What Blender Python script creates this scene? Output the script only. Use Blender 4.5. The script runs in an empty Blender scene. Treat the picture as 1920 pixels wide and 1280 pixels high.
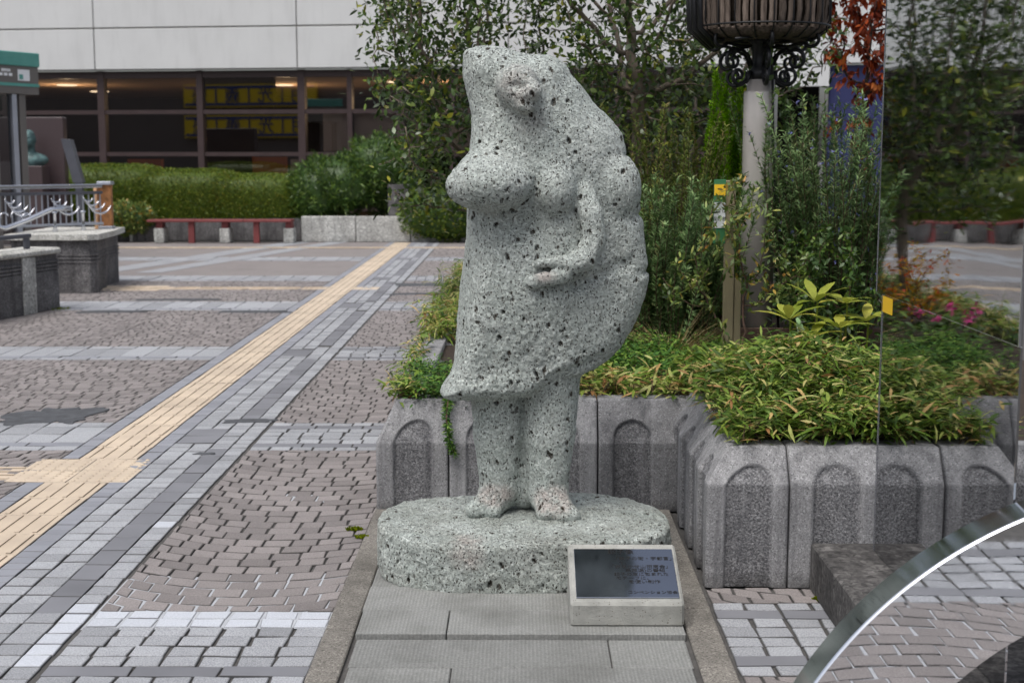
import bpy, math, random
import numpy as np
from mathutils import Vector, Matrix

R = math.radians
sc = bpy.context.scene
col = sc.collection
rng = np.random.default_rng(7)
random.seed(7)

# ------------------------------------------------------------------ camera
cam_d = bpy.data.cameras.new('camera')
cam = bpy.data.objects.new('camera', cam_d)
col.objects.link(cam)
cam.location = (0, 0, 1.55)
cam.rotation_euler = (R(90 - 7.667), 0, R(0.437))
cam_d.sensor_width = 36.0
cam_d.lens = 48.75
cam_d.clip_start = 0.05
cam_d.clip_end = 600
cam_d.dof.use_dof = True
cam_d.dof.focus_distance = 5.15
cam_d.dof.aperture_fstop = 5.0
sc.camera = cam

# ------------------------------------------------------------------ sky and sun (bright overcast)
world = bpy.data.worlds.new('World')
sc.world = world
world.use_nodes = True
wn, wl = world.node_tree.nodes, world.node_tree.links
wn.clear()
SUN_EL, SUN_AZ = R(64), R(215)        # azimuth clockwise from +Y: light from behind-left of the camera
sky = wn.new('ShaderNodeTexSky')
sky.sky_type = 'NISHITA'
sky.sun_disc = False
sky.sun_elevation = SUN_EL
sky.sun_rotation = SUN_AZ
sky.air_density = 1.0
sky.dust_density = 5.0
sky.ozone_density = 1.0
hs = wn.new('ShaderNodeHueSaturation')
hs.inputs['Saturation'].default_value = 0.50
bg = wn.new('ShaderNodeBackground')
bg.inputs['Strength'].default_value = 0.12
wo = wn.new('ShaderNodeOutputWorld')
wl.new(sky.outputs[0], hs.inputs['Color'])
wl.new(hs.outputs[0], bg.inputs[0])
wl.new(bg.outputs[0], wo.inputs[0])

sun_d = bpy.data.lights.new('sun', 'SUN')
sun_d.energy = 1.15
sun_d.angle = R(35)
sun_d.color = (1.0, 0.99, 0.975)
sun = bpy.data.objects.new('sun', sun_d)
col.objects.link(sun)
sd = Vector((math.sin(SUN_AZ) * math.cos(SUN_EL), math.cos(SUN_AZ) * math.cos(SUN_EL), math.sin(SUN_EL)))
sun.rotation_euler = sd.to_track_quat('Z', 'Y').to_euler()
sun.location = (0, -5, 20)

vs = sc.view_settings
vs.view_transform = 'Standard'
vs.look = 'None'
vs.gamma = 1
vs.use_curve_mapping = False
vs.exposure = 0.45
sc.cycles.max_bounces = 8
sc.cycles.transparent_max_bounces = 12
sc.cycles.use_denoising = True

# ------------------------------------------------------------------ object helpers
def tag(o, label=None, cat=None, group=None, kind=None):
    if label: o['label'] = label
    if cat: o['category'] = cat
    if group: o['group'] = group
    if kind: o['kind'] = kind
    return o

def thing(name, loc, label, cat, group=None):
    o = bpy.data.objects.new(name, None)
    o.empty_display_size = 0.2
    o.location = loc
    col.objects.link(o)
    return tag(o, label, cat, group)

def wloc(o):
    v = Vector((0, 0, 0))
    while o is not None:
        v = v + o.location
        o = o.parent
    return v

def mk(name, verts, faces, mat, parent=None, smooth=False, attrs=None, origin=None, edges=()):
    """one mesh object; verts are world coordinates"""
    v = np.asarray(verts, dtype=np.float32).reshape(-1, 3)
    og = Vector(origin) if origin is not None else (wloc(parent) if parent is not None else Vector((0, 0, 0)))
    v = v - np.array(og, dtype=np.float32)
    me = bpy.data.meshes.new(name)
    if isinstance(faces, np.ndarray):
        nf, k = faces.shape
        me.vertices.add(len(v)); me.vertices.foreach_set('co', v.ravel())
        me.loops.add(nf * k); me.loops.foreach_set('vertex_index', faces.astype(np.int32).ravel())
        me.polygons.add(nf)
        me.polygons.foreach_set('loop_start', np.arange(0, nf * k, k, dtype=np.int32))
        me.polygons.foreach_set('loop_total', np.full(nf, k, dtype=np.int32))
        me.update(calc_edges=True)
    else:
        me.from_pydata(v.tolist(), list(edges), faces)
        me.update()
    if smooth:
        me.polygons.foreach_set('use_smooth', np.ones(len(me.polygons), dtype=bool))
    if attrs:
        for k, a in attrs.items():
            at = me.attributes.new(k, 'FLOAT', 'POINT')
            at.data.foreach_set('value', np.asarray(a, dtype=np.float32))
    if mat is not None:
        me.materials.append(mat)
    o = bpy.data.objects.new(name, me)
    col.objects.link(o)
    if parent is not None:
        o.parent = parent
        o.location = og - wloc(parent)
    else:
        o.location = og
    return o

def copy_tree(o, parent=None):
    c = o.copy()
    col.objects.link(c)
    c.parent = parent
    for ch in list(o.children):
        copy_tree(ch, c)
    return c

class MB:
    """collects simple solids in world coordinates"""
    def __init__(s): s.v, s.f = [], []
    def add(s, v, f):
        n = len(s.v); s.v += [tuple(p) for p in v]; s.f += [tuple(i + n for i in q) for q in f]; return s
    def box(s, x0, x1, y0, y1, z0, z1, bev=0.0, rz=0.0, c=None):
        if bev <= 0:
            v = [(x, y, z) for z in (z0, z1) for x, y in ((x0, y0), (x1, y0), (x1, y1), (x0, y1))]
            f = [(3, 2, 1, 0), (4, 5, 6, 7), (0, 1, 5, 4), (1, 2, 6, 5), (2, 3, 7, 6), (3, 0, 4, 7)]
        else:
            v, f = bevbox(x0, x1, y0, y1, z0, z1, bev)
        if rz:
            cx, cy = c if c else ((x0 + x1) / 2, (y0 + y1) / 2)
            ca, sa = math.cos(rz), math.sin(rz)
            v = [(cx + (x - cx) * ca - (y - cy) * sa, cy + (x - cx) * sa + (y - cy) * ca, z) for x, y, z in v]
        return s.add(v, f)
    def tube(s, pts, rad, n=8, caps=True):
        pts = [Vector(p) for p in pts]
        rr = rad if hasattr(rad, '__len__') else [rad] * len(pts)
        v, f = [], []
        up = None
        for i, p in enumerate(pts):
            t = (pts[min(i + 1, len(pts) - 1)] - pts[max(i - 1, 0)]).normalized()
            if up is None:
                up = Vector((0, 0, 1)) if abs(t.z) < 0.9 else Vector((1, 0, 0))
            a = t.cross(up)
            if a.length < 1e-5: a = t.cross(Vector((0.3, 1, 0.2)))
            a.normalize(); b = a.cross(t).normalized(); up = b
            for k in range(n):
                an = 2 * math.pi * k / n
                v.append(p + (a * math.cos(an) + b * math.sin(an)) * rr[i])
        for i in range(len(pts) - 1):
            for k in range(n):
                k2 = (k + 1) % n
                f.append((i * n + k, (i + 1) * n + k, (i + 1) * n + k2, i * n + k2))
        if caps:
            f.append(tuple(range(n))); f.append(tuple(reversed(range((len(pts) - 1) * n, len(pts) * n))))
        return s.add(v, f)
    def lathe(s, prof, c, n=24):
        v, f = [], []
        for r_, z in prof:
            for k in range(n):
                a = 2 * math.pi * k / n
                v.append((c[0] + r_ * math.cos(a), c[1] + r_ * math.sin(a), c[2] + z))
        for i in range(len(prof) - 1):
            for k in range(n):
                k2 = (k + 1) % n
                f.append((i * n + k, i * n + k2, (i + 1) * n + k2, (i + 1) * n + k))
        f.append(tuple(reversed(range(n)))); f.append(tuple(range((len(prof) - 1) * n, len(prof) * n)))
        return s.add(v, f)
    def prism(s, poly, z0, z1):
        n = len(poly)
        v = [(x, y, z0) for x, y in poly] + [(x, y, z1) for x, y in poly]
        f = [tuple(reversed(range(n))), tuple(range(n, 2 * n))] + [(i, (i + 1) % n, n + (i + 1) % n, n + i) for i in range(n)]
        return s.add(v, f)
    def extr(s, poly_xz, y0, y1):
        n = len(poly_xz)
        v = [(x, y0, z) for x, z in poly_xz] + [(x, y1, z) for x, z in poly_xz]
        f = [tuple(range(n)), tuple(reversed(range(n, 2 * n)))] + [(i, n + i, n + (i + 1) % n, (i + 1) % n) for i in range(n)]
        return s.add(v, f)
    def xf(s, fn):
        s.v = [tuple(fn(p)) for p in s.v]; return s
    def build(s, name, mat, parent=None, smooth=False, origin=None, attrs=None):
        return mk(name, s.v, s.f, mat, parent, smooth, attrs, origin)

def bevbox(x0, x1, y0, y1, z0, z1, b):
    v, idx = [], {}
    def vid(p):
        if p not in idx: idx[p] = len(v); v.append(p)
        return idx[p]
    X, Y, Z = (x0, x1), (y0, y1), (z0, z1)
    sg = (1, -1)
    def P(i, j, k, ax):
        p = [X[i] + sg[i] * b, Y[j] + sg[j] * b, Z[k] + sg[k] * b]
        p[ax] = (X, Y, Z)[ax][(i, j, k)[ax]]
        return vid(tuple(p))
    f = []
    f.append((P(0,0,0,2), P(0,1,0,2), P(1,1,0,2), P(1,0,0,2))); f.append((P(0,0,1,2), P(1,0,1,2), P(1,1,1,2), P(0,1,1,2)))
    f.append((P(0,0,0,1), P(1,0,0,1), P(1,0,1,1), P(0,0,1,1))); f.append((P(0,1,0,1), P(0,1,1,1), P(1,1,1,1), P(1,1,0,1)))
    f.append((P(0,0,0,0), P(0,0,1,0), P(0,1,1,0), P(0,1,0,0))); f.append((P(1,0,0,0), P(1,1,0,0), P(1,1,1,0), P(1,0,1,0)))
    cen = Vector(((x0 + x1) / 2, (y0 + y1) / 2, (z0 + z1) / 2))
    def face(ids):
        pts = [Vector(v[i]) for i in ids]
        nrm = (pts[1] - pts[0]).cross(pts[2] - pts[0])
        mid = sum(pts, Vector()) / len(pts)
        f.append(tuple(ids) if nrm.dot(mid - cen) > 0 else tuple(reversed(ids)))
    for a, bb in ((0, 1), (0, 2), (1, 2)):
        c = 3 - a - bb
        for i in (0, 1):
            for j in (0, 1):
                q = []
                for k, ax in ((0, a), (0, bb), (1, bb), (1, a)):
                    t = [0, 0, 0]; t[a] = i; t[bb] = j; t[c] = k
                    q.append(P(t[0], t[1], t[2], ax))
                face(q)
    for i in (0, 1):
        for j in (0, 1):
            for k in (0, 1):
                face([P(i, j, k, 0), P(i, j, k, 1), P(i, j, k, 2)])
    return v, f

# ------------------------------------------------------------------ material helpers
def S(r, g, b):
    def c(u):
        u /= 255.0
        return u / 12.92 if u <= 0.04045 else ((u + 0.055) / 1.055) ** 2.4
    return (c(r), c(g), c(b))

class NT:
    def __init__(s, name):
        s.m = bpy.data.materials.new(name); s.m.use_nodes = True
        s.n, s.l = s.m.node_tree.nodes, s.m.node_tree.links
        s.n.clear()
        s.out = s.n.new('ShaderNodeOutputMaterial')
        s.pos = s.n.new('ShaderNodeNewGeometry').outputs['Position']
    def _in(s, sock, v):
        if hasattr(v, 'links'): s.l.new(v, sock)
        elif isinstance(v, (tuple, list)) and len(v) == 3 and sock.type == 'RGBA': sock.default_value = (*v, 1)
        else: sock.default_value = v
    def map(s, scale=(1, 1, 1), rot=(0, 0, 0), v=None):
        m = s.n.new('ShaderNodeMapping'); s.l.new(v or s.pos, m.inputs[0])
        m.inputs['Scale'].default_value = scale; m.inputs['Rotation'].default_value = rot
        return m.outputs[0]
    def noise(s, scale, detail=3, rough=0.55, v=None, dist=0):
        n = s.n.new('ShaderNodeTexNoise'); s.l.new(v or s.pos, n.inputs['Vector'])
        n.inputs['Scale'].default_value = scale; n.inputs['Detail'].default_value = detail
        n.inputs['Roughness'].default_value = rough; n.inputs['Distortion'].default_value = dist
        return n.outputs['Fac']
    def vor(s, scale, v=None, feat='F1', rnd=1.0):
        n = s.n.new('ShaderNodeTexVoronoi'); s.l.new(v or s.pos, n.inputs['Vector'])
        n.feature = feat
        n.inputs['Scale'].default_value = scale; n.inputs['Randomness'].default_value = rnd
        return n.outputs
    def ramp(s, fac, stops, interp='LINEAR'):
        n = s.n.new('ShaderNodeValToRGB'); s._in(n.inputs[0], fac)
        n.color_ramp.interpolation = interp
        e = n.color_ramp.elements
        while len(e) < len(stops): e.new(0.5)
        for k, (p, c) in enumerate(stops):
            e[k].position = p; e[k].color = (c, c, c, 1) if not isinstance(c, (tuple, list)) else (*c, 1)
        return n.outputs[0]
    def mr(s, v, a, b, c=0.0, d=1.0):
        n = s.n.new('ShaderNodeMapRange'); s._in(n.inputs[0], v)
        for k, x in enumerate((a, b, c, d)): n.inputs[k + 1].default_value = x
        return n.outputs[0]
    def mix(s, fac, a, b, mode='MIX'):
        n = s.n.new('ShaderNodeMix'); n.data_type = 'RGBA'; n.blend_type = mode
        s._in(n.inputs[0], fac); s._in(n.inputs[6], a); s._in(n.inputs[7], b)
        return n.outputs[2]
    def math(s, op, a, b=0.0, clamp=False):
        n = s.n.new('ShaderNodeMath'); n.operation = op; n.use_clamp = clamp
        s._in(n.inputs[0], a); s._in(n.inputs[1], b)
        return n.outputs[0]
    def attr(s, name):
        n = s.n.new('ShaderNodeAttribute'); n.attribute_name = name
        return n.outputs['Fac']
    def sep(s, v=None):
        n = s.n.new('ShaderNodeSeparateXYZ'); s.l.new(v or s.pos, n.inputs[0]); return n.outputs
    def bump(s, h, dist=0.005, strength=1.0, prev=None):
        n = s.n.new('ShaderNodeBump'); s._in(n.inputs['Height'], h)
        n.inputs['Distance'].default_value = dist; n.inputs['Strength'].default_value = strength
        if prev is not None: s.l.new(prev, n.inputs['Normal'])
        return n.outputs[0]
    def bsdf(s, color, rough=0.6, metal=0.0, normal=None, spec=0.5, **kw):
        p = s.n.new('ShaderNodeBsdfPrincipled')
        s._in(p.inputs['Base Color'], color); s._in(p.inputs['Roughness'], rough)
        s._in(p.inputs['Metallic'], metal); s._in(p.inputs['Specular IOR Level'], spec)
        if normal is not None: s.l.new(normal, p.inputs['Normal'])
        for k, v in kw.items(): s._in(p.inputs[k], v)
        return p.outputs[0]
    def done(s, sh):
        s.l.new(sh, s.out.inputs[0]); return s.m

def plain(name, c, rough=0.6, metal=0.0, var=0.25, sc_=6.0, bs=80.0, bd=0.001, tint=0.0, spec=0.5, c2=None, stain=0.0):
    """painted / metal / wood like surface with gentle mottling and grain"""
    t = NT(name)
    n = t.noise(sc_, 5, 0.6)
    dark = tuple(x * (1 - var) for x in c) if c2 is None else c2
    cc = t.mix(t.mr(n, 0.3, 0.7), dark, tuple(min(1, x * (1 + var * 0.5)) for x in c))
    if stain:
        st = t.noise(1.0, 4, 0.6, v=t.map((5, 5, 0.9)))
        cc = t.mix(t.mr(st, 0.5, 0.72, 0, stain), cc, tuple(x * 0.25 for x in c))
    if tint:
        cc = t.mix(1.0, cc, t.ramp(t.attr('tint'), [(0, 1 - tint), (1, 1 + tint)]), 'MULTIPLY')
    if tint:
        cc = t.mix(t.math('MULTIPLY', t.attr('edge'), 0.75), cc, (0.045, 0.043, 0.042))
    nb = t.bump(t.noise(bs, 3), bd, 0.6) if bd else None
    return t.done(t.bsdf(cc, t.mr(n, 0.2, 0.8, max(0.02, rough - 0.08), min(1, rough + 0.08)), metal, nb, spec))
# ------------------------------------------------------------------ materials
def m_statue(name, rot=0.0, dens=1.0, dirt=0.0):
    t = NT(name)
    p = t.map((1, 1, 1), (0, 0, rot))
    big = t.noise(5, 4, 0.6)
    base = t.mix(t.mr(big, 0.3, 0.7), S(186, 195, 189), S(206, 213, 208))
    mid = t.noise(40, 5, 0.7)
    base = t.mix(t.mr(mid, 0.46, 0.62, 0, 0.30), base, S(158, 162, 155))
    fine = t.noise(105, 4, 0.75)
    base = t.mix(t.mr(fine, 0.56, 0.68, 0, 0.28), base, S(130, 130, 120))
    light = t.noise(85, 3, 0.6, v=t.map((1, 1, 1), (1, 2, 0)))
    base = t.mix(t.mr(light, 0.55, 0.7, 0, 0.5), base, S(224, 228, 226))
    if dirt:
        base = t.mix(t.mr(t.noise(6, 5, 0.7), 0.40, 0.70, 0, dirt), base, S(118, 116, 104))
    # weathered pink patches
    pk = t.math('MULTIPLY', t.math('MULTIPLY', t.attr('pink'), 0.75), t.mr(t.noise(26, 4, 0.7), 0.3, 0.55), True)
    base = t.mix(pk, base, t.mix(t.noise(60, 3), S(186, 170, 163), S(206, 199, 194)))
    # small vugs at three scales (real brown inclusions of this tuff)
    h = None
    pits = None
    for scale, thr, sel, amt in ((58, 0.15, 0.34 * dens, 1.0), (100, 0.22, 0.40 * dens, 1.0), (150, 0.28, 0.34 * dens, 0.9)):
        pv = t.map((1, 1, 0.7), (0.3, 0.2, 0.1 + rot))
        wob = t.n.new('ShaderNodeVectorMath'); wob.operation = 'ADD'
        nn = t.n.new('ShaderNodeTexNoise'); t.l.new(pv, nn.inputs['Vector']); nn.inputs['Scale'].default_value = scale * 0.9
        sv = t.n.new('ShaderNodeVectorMath'); sv.operation = 'SCALE'; t.l.new(nn.outputs['Color'], sv.inputs[0]); sv.inputs['Scale'].default_value = 0.9 / scale
        t.l.new(pv, wob.inputs[0]); t.l.new(sv.outputs[0], wob.inputs[1])
        vo = t.vor(scale, wob.outputs[0])
        selv = t.n.new('ShaderNodeSeparateColor'); t.l.new(vo['Color'], selv.inputs[0])
        keep = t.math('LESS_THAN', selv.outputs[0], sel)
        size = t.mr(selv.outputs[1], 0, 1, thr * 0.55, thr * 1.25)
        d = t.math('SUBTRACT', vo['Distance'], size)
        pit = t.math('MULTIPLY', t.mr(d, -0.02, 0.07, 1, 0), keep)
        pit = t.math('MULTIPLY', pit, amt)
        pits = pit if pits is None else t.math('MAXIMUM', pits, pit)
    soft = t.mr(t.noise(30, 3), 0.30, 0.62, 0.45, 1)
    pits = t.math('MULTIPLY', pits, soft)
    allp = t.math('MAXIMUM', pits, t.math('MULTIPLY', t.attr('pit'), t.mr(t.noise(150, 2), 0.2, 0.6, 0.65, 1)))
    pc = t.mix(t.noise(35, 2), S(40, 34, 28), S(76, 66, 54))
    colr = t.mix(t.math('MULTIPLY', allp, 1.0, True), base, pc)
    hgt = t.math('SUBTRACT', t.math('ADD', t.math('MULTIPLY', t.noise(120, 5, 0.7), 0.9), t.math('MULTIPLY', t.noise(38, 3, 0.6), 0.8)), t.math('MULTIPLY', pits, 1.3))
    hgt = t.math('SUBTRACT', hgt, t.math('MULTIPLY', t.mr(fine, 0.48, 0.68, 0, 1), 0.8))
    nb = t.bump(hgt, 0.0065, 1.0)
    return t.done(t.bsdf(colr, 0.92, 0, nb, 0.25))

def m_granite(name, c, c2, dark, sp=0.5, tint=0.18, stain=0.35):
    t = NT(name)
    f = t.noise(190, 3, 0.6)
    cc = t.mix(t.mr(f, 0.36, 0.62), c2, c)
    f2 = t.vor(210)['Distance']
    cc = t.mix(t.math('MULTIPLY', t.mr(f2, 0.22, 0.30, 1, 0), sp), cc, dark)
    cc = t.mix(1.0, cc, t.ramp(t.attr('tint'), [(0, 1 - tint), (1, 1 + tint)]), 'MULTIPLY')
    g = t.noise(2.2, 5, 0.65)
    cc = t.mix(t.mr(g, 0.5, 0.75, 0, stain), cc, tuple(x * 0.45 for x in c2))
    cc = t.mix(t.math('MULTIPLY', t.attr('edge'), 0.85), cc, (0.040, 0.038, 0.036))
    nb = t.bump(t.noise(260, 3, 0.6), 0.0012, 0.8)
    return t.done(t.bsdf(cc, 0.72, 0, nb, 0.4))

def m_concrete(name, c, c2, dirt=0.6, streak=True, sp=230.0, bd=0.0016, low=0.25):
    """exposed-aggregate concrete with rain streaks"""
    t = NT(name)
    f = t.noise(sp, 3, 0.6)
    cc = t.mix(t.mr(f, 0.35, 0.65), c2, c)
    v = t.vor(sp * 0.8)['Color']
    sepc = t.n.new('ShaderNodeSeparateColor'); t.l.new(v, sepc.inputs[0])
    cc = t.mix(t.mr(sepc.outputs[0], 0.72, 0.95, 0, 0.5), cc, tuple(min(1, x * 1.7) for x in c))
    cc = t.mix(t.mr(sepc.outputs[1], 0.7, 0.95, 0, 0.6), cc, tuple(x * 0.3 for x in c2))
    big = t.noise(2.7, 5, 0.65)
    cc = t.mix(t.mr(big, 0.42, 0.72, 0, dirt), cc, tuple(x * 0.42 for x in c2))
    if streak:
        st = t.noise(1.0, 4, 0.6, v=t.map((16, 16, 1.1)))
        cc = t.mix(t.mr(st, 0.5, 0.75, 0, dirt), cc, tuple(x * 0.36 for x in c2))
    z = t.sep()[2]
    low_dark = t.math('MULTIPLY', t.mr(z, 0.0, low, 1, 0), t.mr(t.noise(9, 4), 0.3, 0.7))  # patchy darkening that grows towards the ground
    cc = t.mix(t.math('MULTIPLY', low_dark, 0.55), cc, tuple(x * 0.3 for x in c2))
    nb = t.bump(f, bd, 0.9)
    return t.done(t.bsdf(cc, 0.82, 0, nb, 0.35))

def m_leaf(name, stops, rough=0.42, trans=0.25, spec=0.45, tr_boost=1.3):
    t = NT(name)
    def sat(c):
        g_ = sum(c) / 3
        return tuple(max(0.006, g_ + (x - g_) * 1.14) for x in c)
    c = t.ramp(t.attr('tint'), [(p, sat(c)) for p, c in stops])
    n = t.noise(45, 2)
    c = t.mix(t.mr(n, 0.35, 0.7, 0, 0.3), c, (0.30, 0.32, 0.12), 'MULTIPLY')
    b = t.bsdf(c, rough, 0, None, spec)
    tr = t.n.new('ShaderNodeBsdfTranslucent'); t._in(tr.inputs[0], c)
    mx = t.n.new('ShaderNodeMixShader'); mx.inputs[0].default_value = trans
    t.l.new(b, mx.inputs[1]); t.l.new(tr.outputs[0], mx.inputs[2])
    return t.done(mx.outputs[0])

M = {}
M['oya'] = m_statue('carved_tuff')
M['oya_base'] = m_statue('carved_tuff_base', 1.1, 1.35, 0.45)
M['granite'] = m_granite('pale_granite', S(170, 172, 176), S(132, 134, 138), S(78, 78, 82))
M['granite_new'] = m_granite('new_pale_granite', S(196, 200, 207), S(174, 178, 186), S(130, 130, 136), 0.25, 0.05, 0.05)
M['pink'] = m_granite('pinkish_granite', S(141, 135, 133), S(115, 109, 108), S(164, 158, 156), 0.4, 0.2, 0.3)
M['grey'] = plain('grey_paver_stone', S(118, 119, 124), 0.7, 0, 0.18, 3.0, 200, 0.0007, 0.1)
M['greylight'] = plain('blue_grey_paver', S(138, 140, 147), 0.65, 0, 0.12, 3.0, 200, 0.0006, 0.08)
M['tactile'] = plain('buff_tactile_tile', S(200, 184, 163), 0.75, 0, 0.14, 4.0, 150, 0.0006, 0.08, c2=S(186, 170, 151))
M['grout'] = plain('dark_joint_sand', S(82, 80, 78), 0.95, 0, 0.4, 20, 200, 0.002)
M['mortar'] = plain('pale_mortar', S(172, 175, 180), 0.85, 0, 0.15, 15, 200, 0.001)
M['asphalt'] = plain('asphalt_patch', S(80, 82, 86), 0.95, 0, 0.45, 14, 320, 0.004)
M['planter'] = m_concrete('planter_concrete', S(152, 152, 155), S(118, 118, 122), 0.55)
M['planter_dark'] = m_concrete('planter_concrete_rough', S(120, 120, 124), S(82, 82, 87), 0.6, bd=0.005, sp=150)
M['kerb'] = m_concrete('weathered_kerb', S(142, 138, 131), S(106, 102, 96), 0.75, False, low=0.001)
M['darkstone'] = m_concrete('dark_weathered_stone', S(104, 102, 100), S(66, 64, 64), 0.8, True, sp=60, bd=0.003, low=0.01)
M['wallold'] = m_concrete('streaked_concrete', S(128, 126, 126), S(86, 84, 86), 0.85, True, sp=120, low=0.2)
M['coping'] = m_concrete('pale_coping', S(214, 214, 208), S(176, 174, 166), 0.5, True, sp=90, low=0.001)
M['whitewall'] = m_concrete('pale_stained_concrete', S(200, 200, 196), S(166, 166, 162), 0.6, True, sp=60, low=0.12)
def m_slab():
    t = NT('tooled_stone_slab')
    x = t.sep()[0]
    w = t.n.new('ShaderNodeTexWave'); w.wave_type = 'BANDS'; w.bands_direction = 'X'
    t.l.new(t.pos, w.inputs['Vector']); w.inputs['Scale'].default_value = 26; w.inputs['Distortion'].default_value = 1.2; w.inputs['Detail'].default_value = 2; w.inputs['Detail Scale'].default_value = 6
    f = t.noise(140, 4, 0.65)
    c = t.mix(t.mr(f, 0.3, 0.7), S(118, 119, 117), S(152, 153, 150))
    c = t.mix(t.mr(w.outputs['Fac'], 0.2, 0.8, 0.22, 0), c, S(98, 99, 97))
    c = t.mix(t.mr(t.noise(3.5, 5, 0.65), 0.45, 0.75, 0, 0.6), c, S(84, 84, 80))
    c = t.mix(1.0, c, t.ramp(t.attr('tint'), [(0, 0.88), (1, 1.08)]), 'MULTIPLY')
    h = t.math('ADD', t.math('MULTIPLY', w.outputs['Fac'], 0.5), f)
    return t.done(t.bsdf(c, 0.85, 0, t.bump(h, 0.002, 0.8), 0.3))
M['slab'] = m_slab()
def m_plaqstone():
    t = NT('pale_plaque_stone')
    c = t.mix(t.mr(t.noise(12, 4, 0.6), 0.3, 0.7), S(138, 139, 134), S(170, 170, 165))
    vo = t.vor(120); sel = t.n.new('ShaderNodeSeparateColor'); t.l.new(vo['Color'], sel.inputs[0])
    k = t.math('MULTIPLY', t.math('LESS_THAN', sel.outputs[0], 0.4), t.mr(vo['Distance'], 0.12, 0.24, 1, 0))
    c = t.mix(t.math('MULTIPLY', k, 0.8), c, S(84, 70, 54))
    c = t.mix(t.mr(t.noise(7, 4), 0.55, 0.8, 0, 0.45), c, S(120, 116, 100))
    h = t.math('SUBTRACT', t.noise(170, 3), k)
    return t.done(t.bsdf(c, 0.85, 0, t.bump(h, 0.002, 0.8), 0.3))
M['plaqstone'] = m_plaqstone()
M['plate'] = plain('dark_polished_plate', S(152, 158, 170), 0.09, 1.0, 0.05, 8, 0, 0)
M['platetext'] = plain('engraved_dark_text', S(24, 22, 22), 0.6, 0, 0.2, 30, 0, 0)
def m_mirror(name, c, amp, sc_=2.2):
    t = NT(name)
    n = t.noise(sc_, 1, 0.4, v=t.map((1, 1, 1.8)))
    n2 = t.noise(0.9, 1, 0.4)
    nb = t.bump(t.math('ADD', n, n2), amp, 1.0)
    sm = t.noise(60, 3, 0.6)
    return t.done(t.bsdf(c, t.mr(sm, 0.4, 0.8, 0.015, 0.06), 1.0, nb))
M['mirror'] = m_mirror('mirror_steel', (0.50, 0.52, 0.53), 0.0012)
M['mirror2'] = m_mirror('mirror_steel_lower', (0.48, 0.49, 0.51), 0.0004, 1.5)
M['ring'] = m_mirror('mirror_steel_ring', (0.84, 0.85, 0.86), 0.0004, 4)
M['ringrim'] = plain('satin_steel_rim', S(222, 226, 228), 0.085, 1.0, 0.06, 5, 0, 0)
M['steel_edge'] = plain('bright_steel_edge', S(225, 228, 235), 0.25, 1.0, 0.05, 6, 0, 0)
M['post'] = plain('brushed_steel_post', S(204, 198, 193), 0.42, 0.25, 0.2, 2.0, 0, 0, stain=0.25)
M['iron'] = plain('black_wrought_iron', S(30, 31, 34), 0.42, 0.3, 0.3, 30, 120, 0.001)
def m_stave():
    t = NT('dry_bark_stave')
    f = t.noise(1.0, 5, 0.7, v=t.map((60, 60, 5)))
    c = t.mix(t.mr(f, 0.3, 0.7), S(66, 56, 50), S(140, 126, 116))
    c = t.mix(1.0, c, t.ramp(t.attr('tint'), [(0, 0.6), (1, 1.25)]), 'MULTIPLY')
    return t.done(t.bsdf(c, 0.9, 0, t.bump(f, 0.006, 1.0), 0.2))
M['stave'] = m_stave()
M['soil'] = plain('dark_soil', S(58, 47, 38), 0.95, 0, 0.5, 25, 90, 0.01)
M['bark'] = plain('grey_bark', S(124, 112, 100), 0.9, 0, 0.35, 9, 60, 0.006)
M['barkdark'] = plain('dark_bark', S(70, 58, 50), 0.9, 0, 0.35, 12, 60, 0.006)
M['twig'] = plain('reddish_twig', S(96, 74, 62), 0.85, 0, 0.3, 20, 90, 0.002)
M['wood'] = plain('pale_stake_wood', S(140, 130, 102), 0.8, 0, 0.2, 5, 90, 0.001, stain=0.2)
M['board'] = plain('brown_edging_board', S(104, 84, 72), 0.85, 0, 0.3, 8, 80, 0.002)
G = lambda r, g, b: S(r, g, b)
M['leaf_tree'] = m_leaf('glossy_dark_leaf', [(0, S(44, 62, 32)), (0.5, S(80, 104, 52)), (0.85, S(116, 138, 70)), (1, S(160, 158, 70))], 0.33, 0.22, 0.6)
M['leaf_sasa'] = m_leaf('dwarf_bamboo_leaf', [(0, S(66, 90, 38)), (0.3, S(104, 130, 56)), (0.6, S(142, 158, 80)), (0.78, S(186, 186, 128)), (0.92, S(194, 164, 116)), (1, S(150, 110, 76))], 0.5, 0.25, 0.35)
M['leaf_rose'] = m_leaf('rosemary_needle', [(0, S(66, 92, 56)), (0.5, S(106, 134, 86)), (0.85, S(150, 172, 122)), (1, S(150, 132, 98))], 0.55, 0.15, 0.3)
M['leaf_heath'] = m_leaf('heath_needle', [(0, S(68, 88, 42)), (0.5, S(106, 122, 60)), (0.85, S(138, 138, 80)), (1, S(150, 118, 88))], 0.6, 0.15, 0.3)
M['leaf_azalea'] = m_leaf('small_shrub_leaf', [(0, S(60, 80, 44)), (0.5, S(104, 124, 68)), (0.85, S(148, 160, 94)), (1, S(180, 136, 74))], 0.4, 0.22, 0.45)
M['leaf_dark'] = m_leaf('dark_shrub_leaf', [(0, S(40, 60, 32)), (0.6, S(72, 100, 48)), (1, S(114, 136, 66))], 0.42, 0.2, 0.45)
M['leaf_lime'] = m_leaf('lime_leaf', [(0, S(124, 138, 58)), (0.6, S(162, 168, 84)), (0.9, S(184, 180, 96)), (1, S(190, 150, 86))], 0.45, 0.3, 0.4)
M['leaf_juniper'] = m_leaf('creeping_juniper', [(0, S(46, 76, 36)), (0.6, S(80, 118, 54)), (1, S(126, 150, 72))], 0.55, 0.15, 0.3)
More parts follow.
